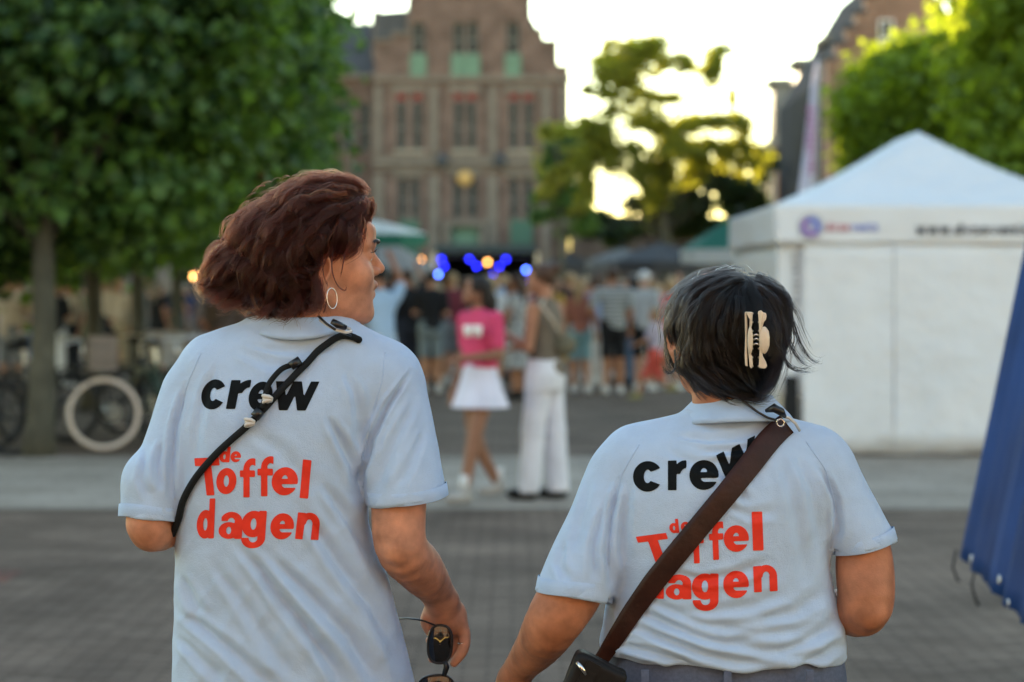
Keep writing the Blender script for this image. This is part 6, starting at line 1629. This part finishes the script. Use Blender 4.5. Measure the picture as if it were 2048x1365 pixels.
# sunglasses
sg = empty('sunglasses', 'black sunglasses dangling from the right hand of the auburn-haired woman', 'sunglasses', P(878, 1320, 4.16))
def lensm(cx, cy, rx, ry, Y, rot):
    rows = []
    n = 36
    for rr, dy in ((0.02, -.0035), (.5, -.003), (.85, -.0015), (1, 0)):
        row = []
        for i in range(n + 1):
            th = 2 * math.pi * i / n; k = 1 / (abs(math.cos(th)) ** 2.6 + abs(math.sin(th)) ** 2.6) ** (1 / 2.6)
            x, y = rx * rr * k * math.cos(th), ry * rr * k * math.sin(th)
            row.append(P(cx + x * math.cos(rot) - y * math.sin(rot), cy + x * math.sin(rot) + y * math.cos(rot), Y + dy))
        rows.append(row)
    return rows
YG = 4.155
for (cx, cy, rx, ry, rot) in ((880, 1289, 24, 38, R(4)), (872, 1378, 36, 27, R(-6))):
    rows = lensm(cx, cy, rx, ry, YG, rot)
    MB().grid(rows).build('lens', M_lens, sg, True)
    MB().tube(rows[-1][:-1], .0022, 8, closed=True).build('rim', M_blackpl, sg, True)
MB().tube([P(890, 1322, YG), P(893, 1335, YG), P(888, 1352, YG)], [.004, .0055, .004], 8).build('bridge', M_blackpl, sg, True)
MB().tube([P(872, 1252, YG), P(850, 1243, YG), P(838, 1240, YG), P(815, 1237, YG + .03), P(780, 1238, YG + .06)], .0016, 8).build('temple', M_blackpl, sg, True)
MB().tube([P(893, 1402, YG), P(896, 1420, YG + .05), P(890, 1430, YG + .12)], .0016, 8).build('temple', M_blackpl, sg, True)
tag(MB().ring(P(926, 1287, HY - .008), .0098, .0012, axis=(.05, .1, 1)).build('finger_ring', M_silver, None, True), 'thin silver ring on the finger beside the sunglasses', 'ring')

# ---------------------------------------------------------------- woman with the hair claw
Y2 = 3.94
W2 = empty('person', 'woman in light blue crew polo with clipped dark hair and a brown shoulder strap', 'person', (PX(1450, Y2), Y2, 0))
H2 = P(1437, 688, 3.93); YAW2 = R(14)
sh2 = [(1440, 1222, 1690, .130), (1345, 1224, 1690, .132), (1300, 1200, 1692, .138), (1250, 1206, 1686, .135), (1180, 1217, 1668, .130), (1110, 1214, 1658, .128), (1030, 1203, 1668, .125), (970, 1200, 1680, .118), (925, 1215, 1665, .105), (890, 1250, 1630, .092), (865, 1300, 1590, .078), (845, 1345, 1560, .066), (828, 1380, 1530, .055)]
rows2 = rows_of(sh2, Y2, lambda z: -.012 * math.sin((z - .9) * 5))
srA2, srB2 = P(1640, 955, 3.93), P(1731, 1098, 3.90)
slA2, slB2 = P(1250, 965, 3.93), P(1146, 1194, 3.87)
tR2 = Vector((.26, -.05, -1)).normalized(); tL2 = Vector((-.18, -.10, -1)).normalized()
def shirt2(p):
    d = loft(p, rows2)
    d = smin(d, cap(p, P(1420, 885, 3.93), P(1275, 925, 3.93), .056, .062), .03)
    d = smin(d, cap(p, P(1500, 885, 3.93), P(1625, 925, 3.93), .052, .062), .03)
    sr = cap(p, srA2, srB2, .064, .052); sl = cap(p, slA2, slB2, .066, .062)
    s = (p - np.array(srB2)) @ np.array(tR2); sr = np.maximum(sr, s); sr = np.maximum(sr, -np.maximum(cap(p, srA2, Vector(srB2) + tR2 * .15, .0475, .0475), -.02 - s))
    s = (p - np.array(slB2)) @ np.array(tL2); sl = np.maximum(sl, s); sl = np.maximum(sl, -np.maximum(cap(p, slA2, Vector(slB2) + tL2 * .15, .058, .057), -.012 - s))
    d = smin(d, sr, .014); d = smin(d, sl, .014)
    # bunched hem
    hz = PZ(1334, 3.82)
    x = p[:, 0]
    hem = hz + .004 * np.sin(x * 30) + .010 * np.exp(-((x - PX(1240, 3.82)) / .03) ** 2) - .010 * np.exp(-((x - PX(1670, 3.82)) / .03) ** 2)
    d = smax(d, hem - p[:, 2], .008)
    return d
armL2 = [(P(1245, 965, 3.93), .050), (P(1140, 1190, 3.87), .048), (P(1112, 1235, 3.87), .045), (P(1078, 1290, 3.95), .037), (P(1042, 1335, 4.03), .027), (P(1028, 1358, 4.06), .025)]
armR2 = [(P(1648, 960, 3.93), .038), (P(1724, 1070, 3.90), .038), (P(1729, 1130, 3.90), .0455), (P(1731, 1208, 3.885), .0435), (P(1690, 1222, 3.97), .037), (P(1610, 1210, 4.10), .026)]
hf2 = []
for i in range(4):
    bx = 1006 + i * 9
    hf2.append([(P(bx, 1400 + 3 * i, 4.10 - .012 * i), .010), (P(bx - 6, 1430, 4.12 - .012 * i), .0095), (P(bx - 2, 1458, 4.11 - .012 * i), .0085), (P(bx + 8, 1470, 4.10 - .012 * i), .0075)])
hf2.append([(P(1035, 1378, 4.05), .012), (P(1046, 1405, 4.05), .0100), (P(1044, 1428, 4.06), .0085)])
def body2(p):
    d = head_sdf(p, H2, YAW2, .95, R(-4))
    d = smin(d, cap(p, (H2.x + .012, H2.y, H2.z - .03), (PX(1455, Y2), Y2, PZ(880, Y2)), .052, .060), .022)
    t = loft(p, rows2) + .014
    t = smin(t, cap(p, P(1420, 885, 3.93), P(1275, 925, 3.93), .042, .048), .03)
    t = smin(t, cap(p, P(1500, 885, 3.93), P(1625, 925, 3.93), .038, .048), .03)
    d = smin(d, t, .02)
    for A in (armR2, armL2): d = smin(d, chain(p, A, .03), .02)
    d = smin(d, ell(p, P(1742, 1232, 3.86), (.018, .018, .018)), .02)
    hd = chain(p, [(P(1028, 1358, 4.06), .025), (P(1018, 1385, 4.08), .026), (P(1015, 1405, 4.09), .025)], .012)
    hd = smin(hd, hand_fingers(p, hf2), .006)
    d = smin(d, hd, .012)
    d = smin(d, ell(p, P(1580, 1205, 4.14), (.045, .03, .02)), .02)
    for i in range(4): d = smin(d, cap(p, P(1560, 1195 + i * 13, 4.15), P(1505, 1200 + i * 13, 4.16), .009, .007), .006)
    for sx, st in ((-1, -.12), (1, .12)):
        cx = PX(1455, Y2) + sx * .09
        d = smin(d, chain(p, [((cx, Y2, .80), .085), ((cx, Y2 + st * .5, .44), .055), ((cx, Y2 + st, .09), .038)], .03), .03)
        d = smin(d, ell(p, (cx, Y2 + st + .05, .045), (.04, .11, .04)), .02)
    return d
v, q = sdf_mesh(body2, (-.08, 3.68, 0.0), (.70, 4.35, 1.66), .0032)
np_mesh('body', v, q, M_skin2, W2)
v, q = sdf_mesh(shirt2, (-.05, 3.72, PZ(1400, Y2)), (.72, 4.2, 1.42), .0035)
n = vnormals(v, q); face = np.clip(-n[:, 1] * 1.4, 0, 1)
folds2 = [
    ([(1350, 870), (1420, 880), (1490, 872), (1545, 858)], .0030, .006), ([(1400, 905), (1470, 900), (1530, 880)], .0030, .006),
    ([(1330, 900), (1400, 930), (1470, 925)], .0018, .008),
    ([(1240, 960), (1222, 1040), (1216, 1110), (1228, 1180)], .0055, .006), ([(1262, 960), (1250, 1050), (1240, 1130)], .0025, .008),
    ([(1640, 930), (1672, 1000), (1678, 1060), (1665, 1105)], .0045, .006), ([(1590, 905), (1625, 980), (1640, 1060), (1640, 1120)], .0030, .009),
    ([(1560, 900), (1590, 1000), (1610, 1100), (1612, 1180)], .0022, .010),
    ([(1180, 960), (1160, 1040), (1150, 1110)], .0030, .008), ([(1215, 1000), (1190, 1090), (1190, 1170)], .0035, .007), ([(1130, 1080), (1120, 1130), (1140, 1170)], .003, .006),
    ([(1420, 930), (1470, 970), (1500, 1010)], .0030, .006), ([(1450, 1010), (1500, 1030), (1560, 1020)], .0018, .007),
    ([(1340, 1140), (1400, 1160), (1470, 1150), (1540, 1120)], .0028, .007), ([(1350, 1215), (1420, 1225), (1500, 1212), (1580, 1180)], .0028, .008),
    ([(1260, 1215), (1330, 1245), (1420, 1280), (1530, 1300), (1640, 1305)], .0050, .008),
    ([(1262, 1250), (1320, 1275), (1400, 1305), (1480, 1322), (1560, 1325)], .0050, .007),
    ([(1240, 1290), (1290, 1300), (1340, 1315), (1390, 1335)], .0050, .006), ([(1235, 1310), (1280, 1330), (1330, 1335)], .0050, .005),
    ([(1300, 1200), (1350, 1225), (1410, 1250), (1500, 1262)], .0036, .008),
    ([(1560, 1300), (1610, 1285), (1660, 1255), (1680, 1220)], .0040, .008), ([(1600, 1330), (1650, 1310), (1685, 1280)], .0040, .007),
    ([(1520, 1240), (1590, 1225), (1650, 1180)], .0030, .009), ([(1215, 1215), (1225, 1260), (1215, 1300)], .005, .006),
    ([(1440, 1290), (1520, 1270), (1600, 1262)], .0022, .008)]
disp = fold_field(v, folds2, 3.83) * face
low = np.clip((PZ(1180, 3.83) - v[:, 2]) / .12, 0, 1)
disp += .0013 * vnoise(v, 36, 13) * (1 + low) + .0020 * low * vnoise(v * np.array([.5, 1, 2.2]), 36, 21) + .0034 * (.35 + low) * face * (.6 - np.abs(vnoise(v * np.array([.6, .8, 1.5]), 34, 43)) ** .7)
v = v + n * disp[:, None]
SH2 = np_mesh('shirt', v, q, M_shirt, W2)
bv2 = caster(v, q)
collar('collar', (PX(1466, Y2), Y2 + .004), .060, .062, PZ(842, 3.87), PZ(800, 3.87), .030, SH2, M_rib, gap=.12, sag=.0, tiltz=-.003, raise_=-.006)
cuff('cuff', srA2, srB2, .0525, .021, SH2, M_rib, tilt=tR2, seed=2)
cuff('cuff', slA2, slB2, .0622, .024, SH2, M_rib, tilt=tL2, seed=5)
seam([(1612, 884), (1652, 940), (1670, 1010), (1662, 1095)], bv2, 3.83, SH2); seam([(1278, 890), (1243, 950), (1224, 1040), (1218, 1130)], bv2, 3.83, SH2)
lettering('lettering', [('c', (1266, 984), (1323, 984), (1267, 923)), ('r', (1336, 981), (1373, 981), (1336, 922)), ('e', (1379, 981), (1437, 980), (1379, 921)),
    ('w', (1440, 972), (1518, 932), (1432, 912))], bv2, 3.83, M_print_k, SH2, bold=.045)
lettering('lettering', [('d', (1340, 1067), (1359, 1066), (1337, 1039), .03), ('e', (1362, 1064), (1380, 1062), (1361, 1045), .03),
    ('T', (1292, 1130), (1352, 1122), (1272, 1074), .06), ('o', (1340, 1128), (1378, 1126), (1340, 1074), .05),
    ('f', (1382, 1128), (1410, 1126), (1379, 1052), .05), ('f', (1420, 1121), (1449, 1119), (1417, 1045), .05), ('e', (1448, 1105), (1498, 1103), (1447, 1052), .05), ('l', (1506, 1102), (1527, 1101), (1503, 1024), .05),
    ('d', (1290, 1196), (1328, 1198), (1290, 1122), .05), ('a', (1332, 1200), (1383, 1199), (1331, 1150), .05), ('g', (1384, 1222), (1437, 1222), (1384, 1147), .05), ('e', (1447, 1197), (1498, 1196), (1446, 1142), .05), ('n', (1508, 1185), (1555, 1182), (1506, 1132), .05)],
    bv2, 3.83, M_print_r, SH2)
def trous2(p):
    d = loft(p, rows_of([(1540, 1225, 1688, .125), (1490, 1208, 1702, .133), (1400, 1216, 1696, .131), (1340, 1216, 1692, .130), (1280, 1222, 1680, .126)], Y2))
    for sx, st in ((-1, -.12), (1, .12)):
        cx = PX(1455, Y2) + sx * .09
        d = smin(d, chain(p, [((cx, Y2, .76), .105), ((cx, Y2 + st * .5, .44), .078), ((cx, Y2 + st, .12), .06)], .03), .03)
    return d
v, q = sdf_mesh(trous2, (.05, 3.6, .03), (.66, 4.4, PZ(1305, Y2)), .006)
TR2 = np_mesh('trousers', v, q, M_jeans, W2)
mb = MB()
for x in (1290, 1455, 1620): MB().box(P(x, 1362, 3.800), (.012, .006, .034)).build('belt_loop', M_jeans, TR2)
for sx, st in ((-1, -.12), (1, .12)):
    cx = PX(1455, Y2) + sx * .09
    v, q = sdf_mesh(lambda p: smin(ell(p, (cx, Y2 + st + .05, .05), (.047, .14, .05)), cap(p, (cx, Y2 + st, .06), (cx, Y2 + st, .11), .046), .03), (cx - .07, Y2 + st - .15, 0.001), (cx + .07, Y2 + st + .25, .18), .006)
    np_mesh('shoe', v, q, M_shoe, W2)
def hair2(p):
    c = lambda x, y, dy=0.0: P(x, y, 3.92 + dy)
    d = ell(p, c(1462, 640), (.098, .100, .086))
    d = smin(d, ell(p, c(1448, 700), (.092, .092, .070)), .03)
    d = smin(d, ell(p, c(1468, 742, -.01), (.072, .078, .050)), .02)
    d = smin(d, ell(p, c(1515, 690, -.06), (.040, .045, .055)), .02); d = smin(d, ell(p, c(1408, 640, .01), (.060, .085, .070)), .02)
    cut = ell(p, c(1322, 722, -.06), (.036, .07, .056)); cut = smin(cut, ell(p, c(1345, 800, -.02), (.038, .12, .044)), .02)
    return smax(d, -cut, .01)
v, q = sdf_mesh(hair2, (.20, 3.76, PZ(820, 3.92)), (.48, 4.08, 1.63), .004)
n = vnormals(v, q)
v = v - n * (.011 + .002 * vnoise(v, 60, 4))[:, None]
HR2 = np_mesh('hair', v, q, M_scalp2, W2)
fl2 = flow_field([(1480, 545, -.6, -.3), (1520, 560, .8, -.6), (1430, 565, -.85, -.5), (1380, 610, -.6, -.85), (1350, 660, -.15, -1), (1350, 710, .25, -1), (1375, 750, .6, -.8), (1410, 770, .85, -.35), (1440, 620, -.25, -1), (1430, 690, .25, -1), (1460, 740, .8, -.5),
                  (1480, 600, .0, -1), (1500, 640, .05, -1), (1550, 600, .6, -.8), (1575, 660, .0, -1), (1560, 720, -.4, -.9), (1530, 760, -.3, -1), (1480, 780, .5, -.6), (1490, 720, .4, -.8), (1400, 650, -.1, -1), (1530, 640, .0, -1)], 3.88)
s2 = groom(v, q, fl2, 12000, .05, .12, .005, .0018, 50, 7, flare=.003, clump=.005)
s2 += locks(v, q, fl2, 420, 26, .07, .14, .008, .0020, .10, 8, radius=.0055, flare=.006)
s2 += locks(v, q, fl2, 260, 6, .05, .12, .012, .004, .06, 9, radius=.0026, flare=.034)
for i, (g, nn, sp) in enumerate([
    ([(1560, 600, 3.9), (1585, 640, 3.89), (1600, 690, 3.89), (1622, 722, 3.89), (1640, 728, 3.89), (1643, 716, 3.89)], 18, .0028),
    ([(1560, 640, 3.88), (1580, 690, 3.88), (1600, 722, 3.88), (1628, 735, 3.88)], 26, .0026),
    ([(1560, 700, 3.87), (1580, 735, 3.87), (1605, 742, 3.87), (1630, 735, 3.87)], 30, .0028),
    ([(1550, 590, 3.9), (1590, 620, 3.9), (1608, 670, 3.9), (1622, 705, 3.9)], 8, .004),
    ([(1350, 700, 3.88), (1352, 735, 3.87), (1342, 748, 3.87), (1328, 742, 3.87), (1323, 728, 3.87)], 36, .0015),
    ([(1440, 780, 3.86), (1480, 795, 3.855), (1520, 800, 3.86), (1548, 790, 3.87)], 120, .004),
    ([(1500, 560, 3.86), (1520, 600, 3.84), (1516, 640, 3.825), (1500, 665, 3.82)], 60, .005)]):
    s2 += bundle(PY(g), nn, sp, 70 + i, wave=.002, endspread=1.5)
curves_obj('strands', s2, .00030, M_hair2, HR2)
g2 = groom(v, q, fl2, 550, .05, .11, .008, .003, 60, 17, keep=lambda p: p.z > PZ(650, 3.9) and mnoise.noise(p * 30) > -.1 or p.x < PX(1385, 3.9), flare=.006)
rs = np.random.RandomState(9)
for i in range(40):
    a = rs.uniform(R(0), R(180)); cx, cy = 1462 + 118 * math.cos(a), 640 - 103 * math.sin(a)
    l = rs.uniform(12, 34); b = a + rs.choice([-1, 1]) * rs.uniform(.9, 1.5)
    g2.append(np.array([tuple(P(cx + l * t * math.cos(b), cy - l * math.sin(b) * t + 10 * t * t, 3.9)) for t in np.linspace(0, 1, 8)]))
curves_obj('grey_strands', g2, .00028, M_hair2g, HR2)

# cream claw clip: two curved rails with a hinge
cl = empty('hair_claw', 'cream claw clip in the dark hair of the woman with the brown strap', 'hair clip', P(1512, 680, 3.79))
YC = 3.795
def claw_plate(outline, Y, th, name):
    n = len(outline); vs = [tuple(P(x, y, Y - .004 + .0012 * math.sin(i))) for i, (x, y) in enumerate(outline)] + [tuple(P(x, y, Y + th)) for x, y in outline]
    fs = [tuple(range(n)), tuple(range(2 * n - 1, n - 1, -1))] + [(i, i + n, (i + 1) % n + n, (i + 1) % n) for i in range(n)]
    o = np_mesh(name, np.array(vs), fs, M_cream, cl, False)
    md = o.modifiers.new('bevel', 'BEVEL'); md.width = .0014; md.segments = 3; md.limit_method = 'ANGLE'
    return o
def c4(cx, cy): return (1280 + cx / 3.593, 520 + cy / 3.593)
right_pl = [c4(*a) for a in ((848, 370), (870, 362), (885, 378), (905, 382), (910, 405), (905, 430), (890, 450), (882, 480), (880, 495), (905, 492), (925, 510), (932, 560), (930, 620), (915, 655), (880, 662), (882, 690), (905, 735), (914, 765), (900, 782), (862, 780), (852, 765), (856, 715), (858, 600), (855, 500), (852, 430))]
rail_pl = [c4(*a) for a in ((752, 378), (768, 370), (772, 480), (770, 640), (774, 768), (756, 762), (752, 680), (756, 560))]
left_pl = [c4(*a) for a in ((766, 374), (803, 374), (810, 395), (806, 470), (798, 490), (806, 520), (806, 650), (796, 672), (808, 700), (812, 765), (800, 784), (788, 768), (784, 720), (778, 660), (776, 520), (786, 480), (788, 430), (768, 392))]
claw_plate(right_pl, YC - .003, .005, 'jaw'); claw_plate(left_pl, YC - .001, .005, 'jaw'); claw_plate(rail_pl, YC + .002, .004, 'jaw')
b = MB()
b.blob(P(*c4(792, 580), YC - .006), (.0045, .005, .022), 12, 10)
b.build('grip', M_cream, cl, True)
MB().blob(P(*c4(893, 578), YC - .005), (.0085, .0055, .0215), 14, 10).build('grip', M_cream, cl, True)
b = MB()
for yy in (545, 575, 610): b.tube([P(*c4(812, yy), YC - .003), P(*c4(835, yy - 8), YC - .005), P(*c4(858, yy), YC - .003)], .0016, 8)
b.build('hinge', M_silver, cl, True)
b = MB()
for k in range(7):
    t = k / 6; y = 385 + t * 380
    b.tube([P(*c4(800, y), YC + .004), P(*c4(806, y), YC + .02), P(*c4(815, y), YC + .035)], [.0022, .002, .001], 6)
    b.tube([P(*c4(862, y), YC + .004), P(*c4(856, y), YC + .02), P(*c4(845, y), YC + .035)], [.0022, .002, .001], 6)
b.build('teeth', M_cream, cl, True)

# shoulder bag with its strap
bag = empty('shoulder_bag', 'small black bag on a broad brown leather strap worn by the dark-haired woman', 'bag', P(1180, 1370, 3.80))
strap_mesh('strap', [(1574, 848), (1556, 862), (1535, 884), (1500, 930), (1456, 985), (1400, 1052), (1350, 1112), (1305, 1168), (1262, 1228), (1232, 1275), (1206, 1315), (1182, 1350), (1170, 1375)],
           [44, 46, 48, 47, 46, 45, 45, 44, 40, 36, 30, 27, 27], bv2, 3.83, .0035, .003, M_leather, bag, n=90, ysm=10)
MB().tube([P(1574, 852, 3.90), P(1560, 858, 3.99), P(1500, 950, 4.09), P(1380, 1120, 4.115), P(1250, 1290, 4.06), P(1190, 1370, 3.90)], .018, 8, flat=.15).build('front_strap', M_leather, bag, True)
c = P(1176, 1392, 3.80)
def bagsdf(p):
    q_ = (p - np.array(c)) @ np.array(Euler((0, R(24), R(0))).to_matrix())
    dd = np.abs(q_) - np.array((.034, .020, .050)); 
    return np.linalg.norm(np.maximum(dd, 0), axis=1) + np.minimum(dd.max(1), 0) - .010
v, q = sdf_mesh(bagsdf, (c.x - .12, c.y - .08, c.z - .12), (c.x + .12, c.y + .08, c.z + .12), .004)
v = v + vnormals(v, q) * (.0015 * vnoise(v, 70, 3))[:, None]
np_mesh('pouch', v, q, M_blackleather, bag)
MB().tube([P(1155, 1325, 3.77), P(1163, 1336, 3.765), P(1172, 1350, 3.765)], [.0035, .004, .003], 8).build('buckle', M_silver, bag, True)
MB().box(P(1176, 1352, 3.768), (.022, .006, .045), ry=R(28)).build('strap_tab', M_blackleather, bag)
rd = empty('radio_lead', 'black earpiece lead with a pale hoop above the brown strap', 'earpiece', P(1560, 830, 3.86))
def on2(x, y, off=.004): return onto(bv2, x, y, off, 3.85)[0]
MB().tube(ysmooth([P(1478, 797, 3.862), P(1496, 810, 3.858), P(1515, 825, 3.852), P(1535, 838, 3.85), P(1556, 842, 3.85)], 1), .0020, 8).build('lead', M_blackpl, rd, True)
MB().tube([P(1532, 822, 3.852), P(1548, 816, 3.842), P(1562, 824, 3.842), P(1570, 834, 3.85)], [.003, .0075, .0068, .003], 10).build('clip', M_blackpl, rd, True)
MB().tube(ysmooth([P(1563, 832, 3.85), P(1580, 834, 3.85), P(1592, 846, 3.856), P(1599, 862, 3.866)], 1), .0024, 8).build('clear_tube', M_tube, rd, True)
MB().ring(P(1561, 846, 3.845), .006, .0015, axis=(.2, 1, .1), n=16).build('split_ring', M_silver, rd, True)
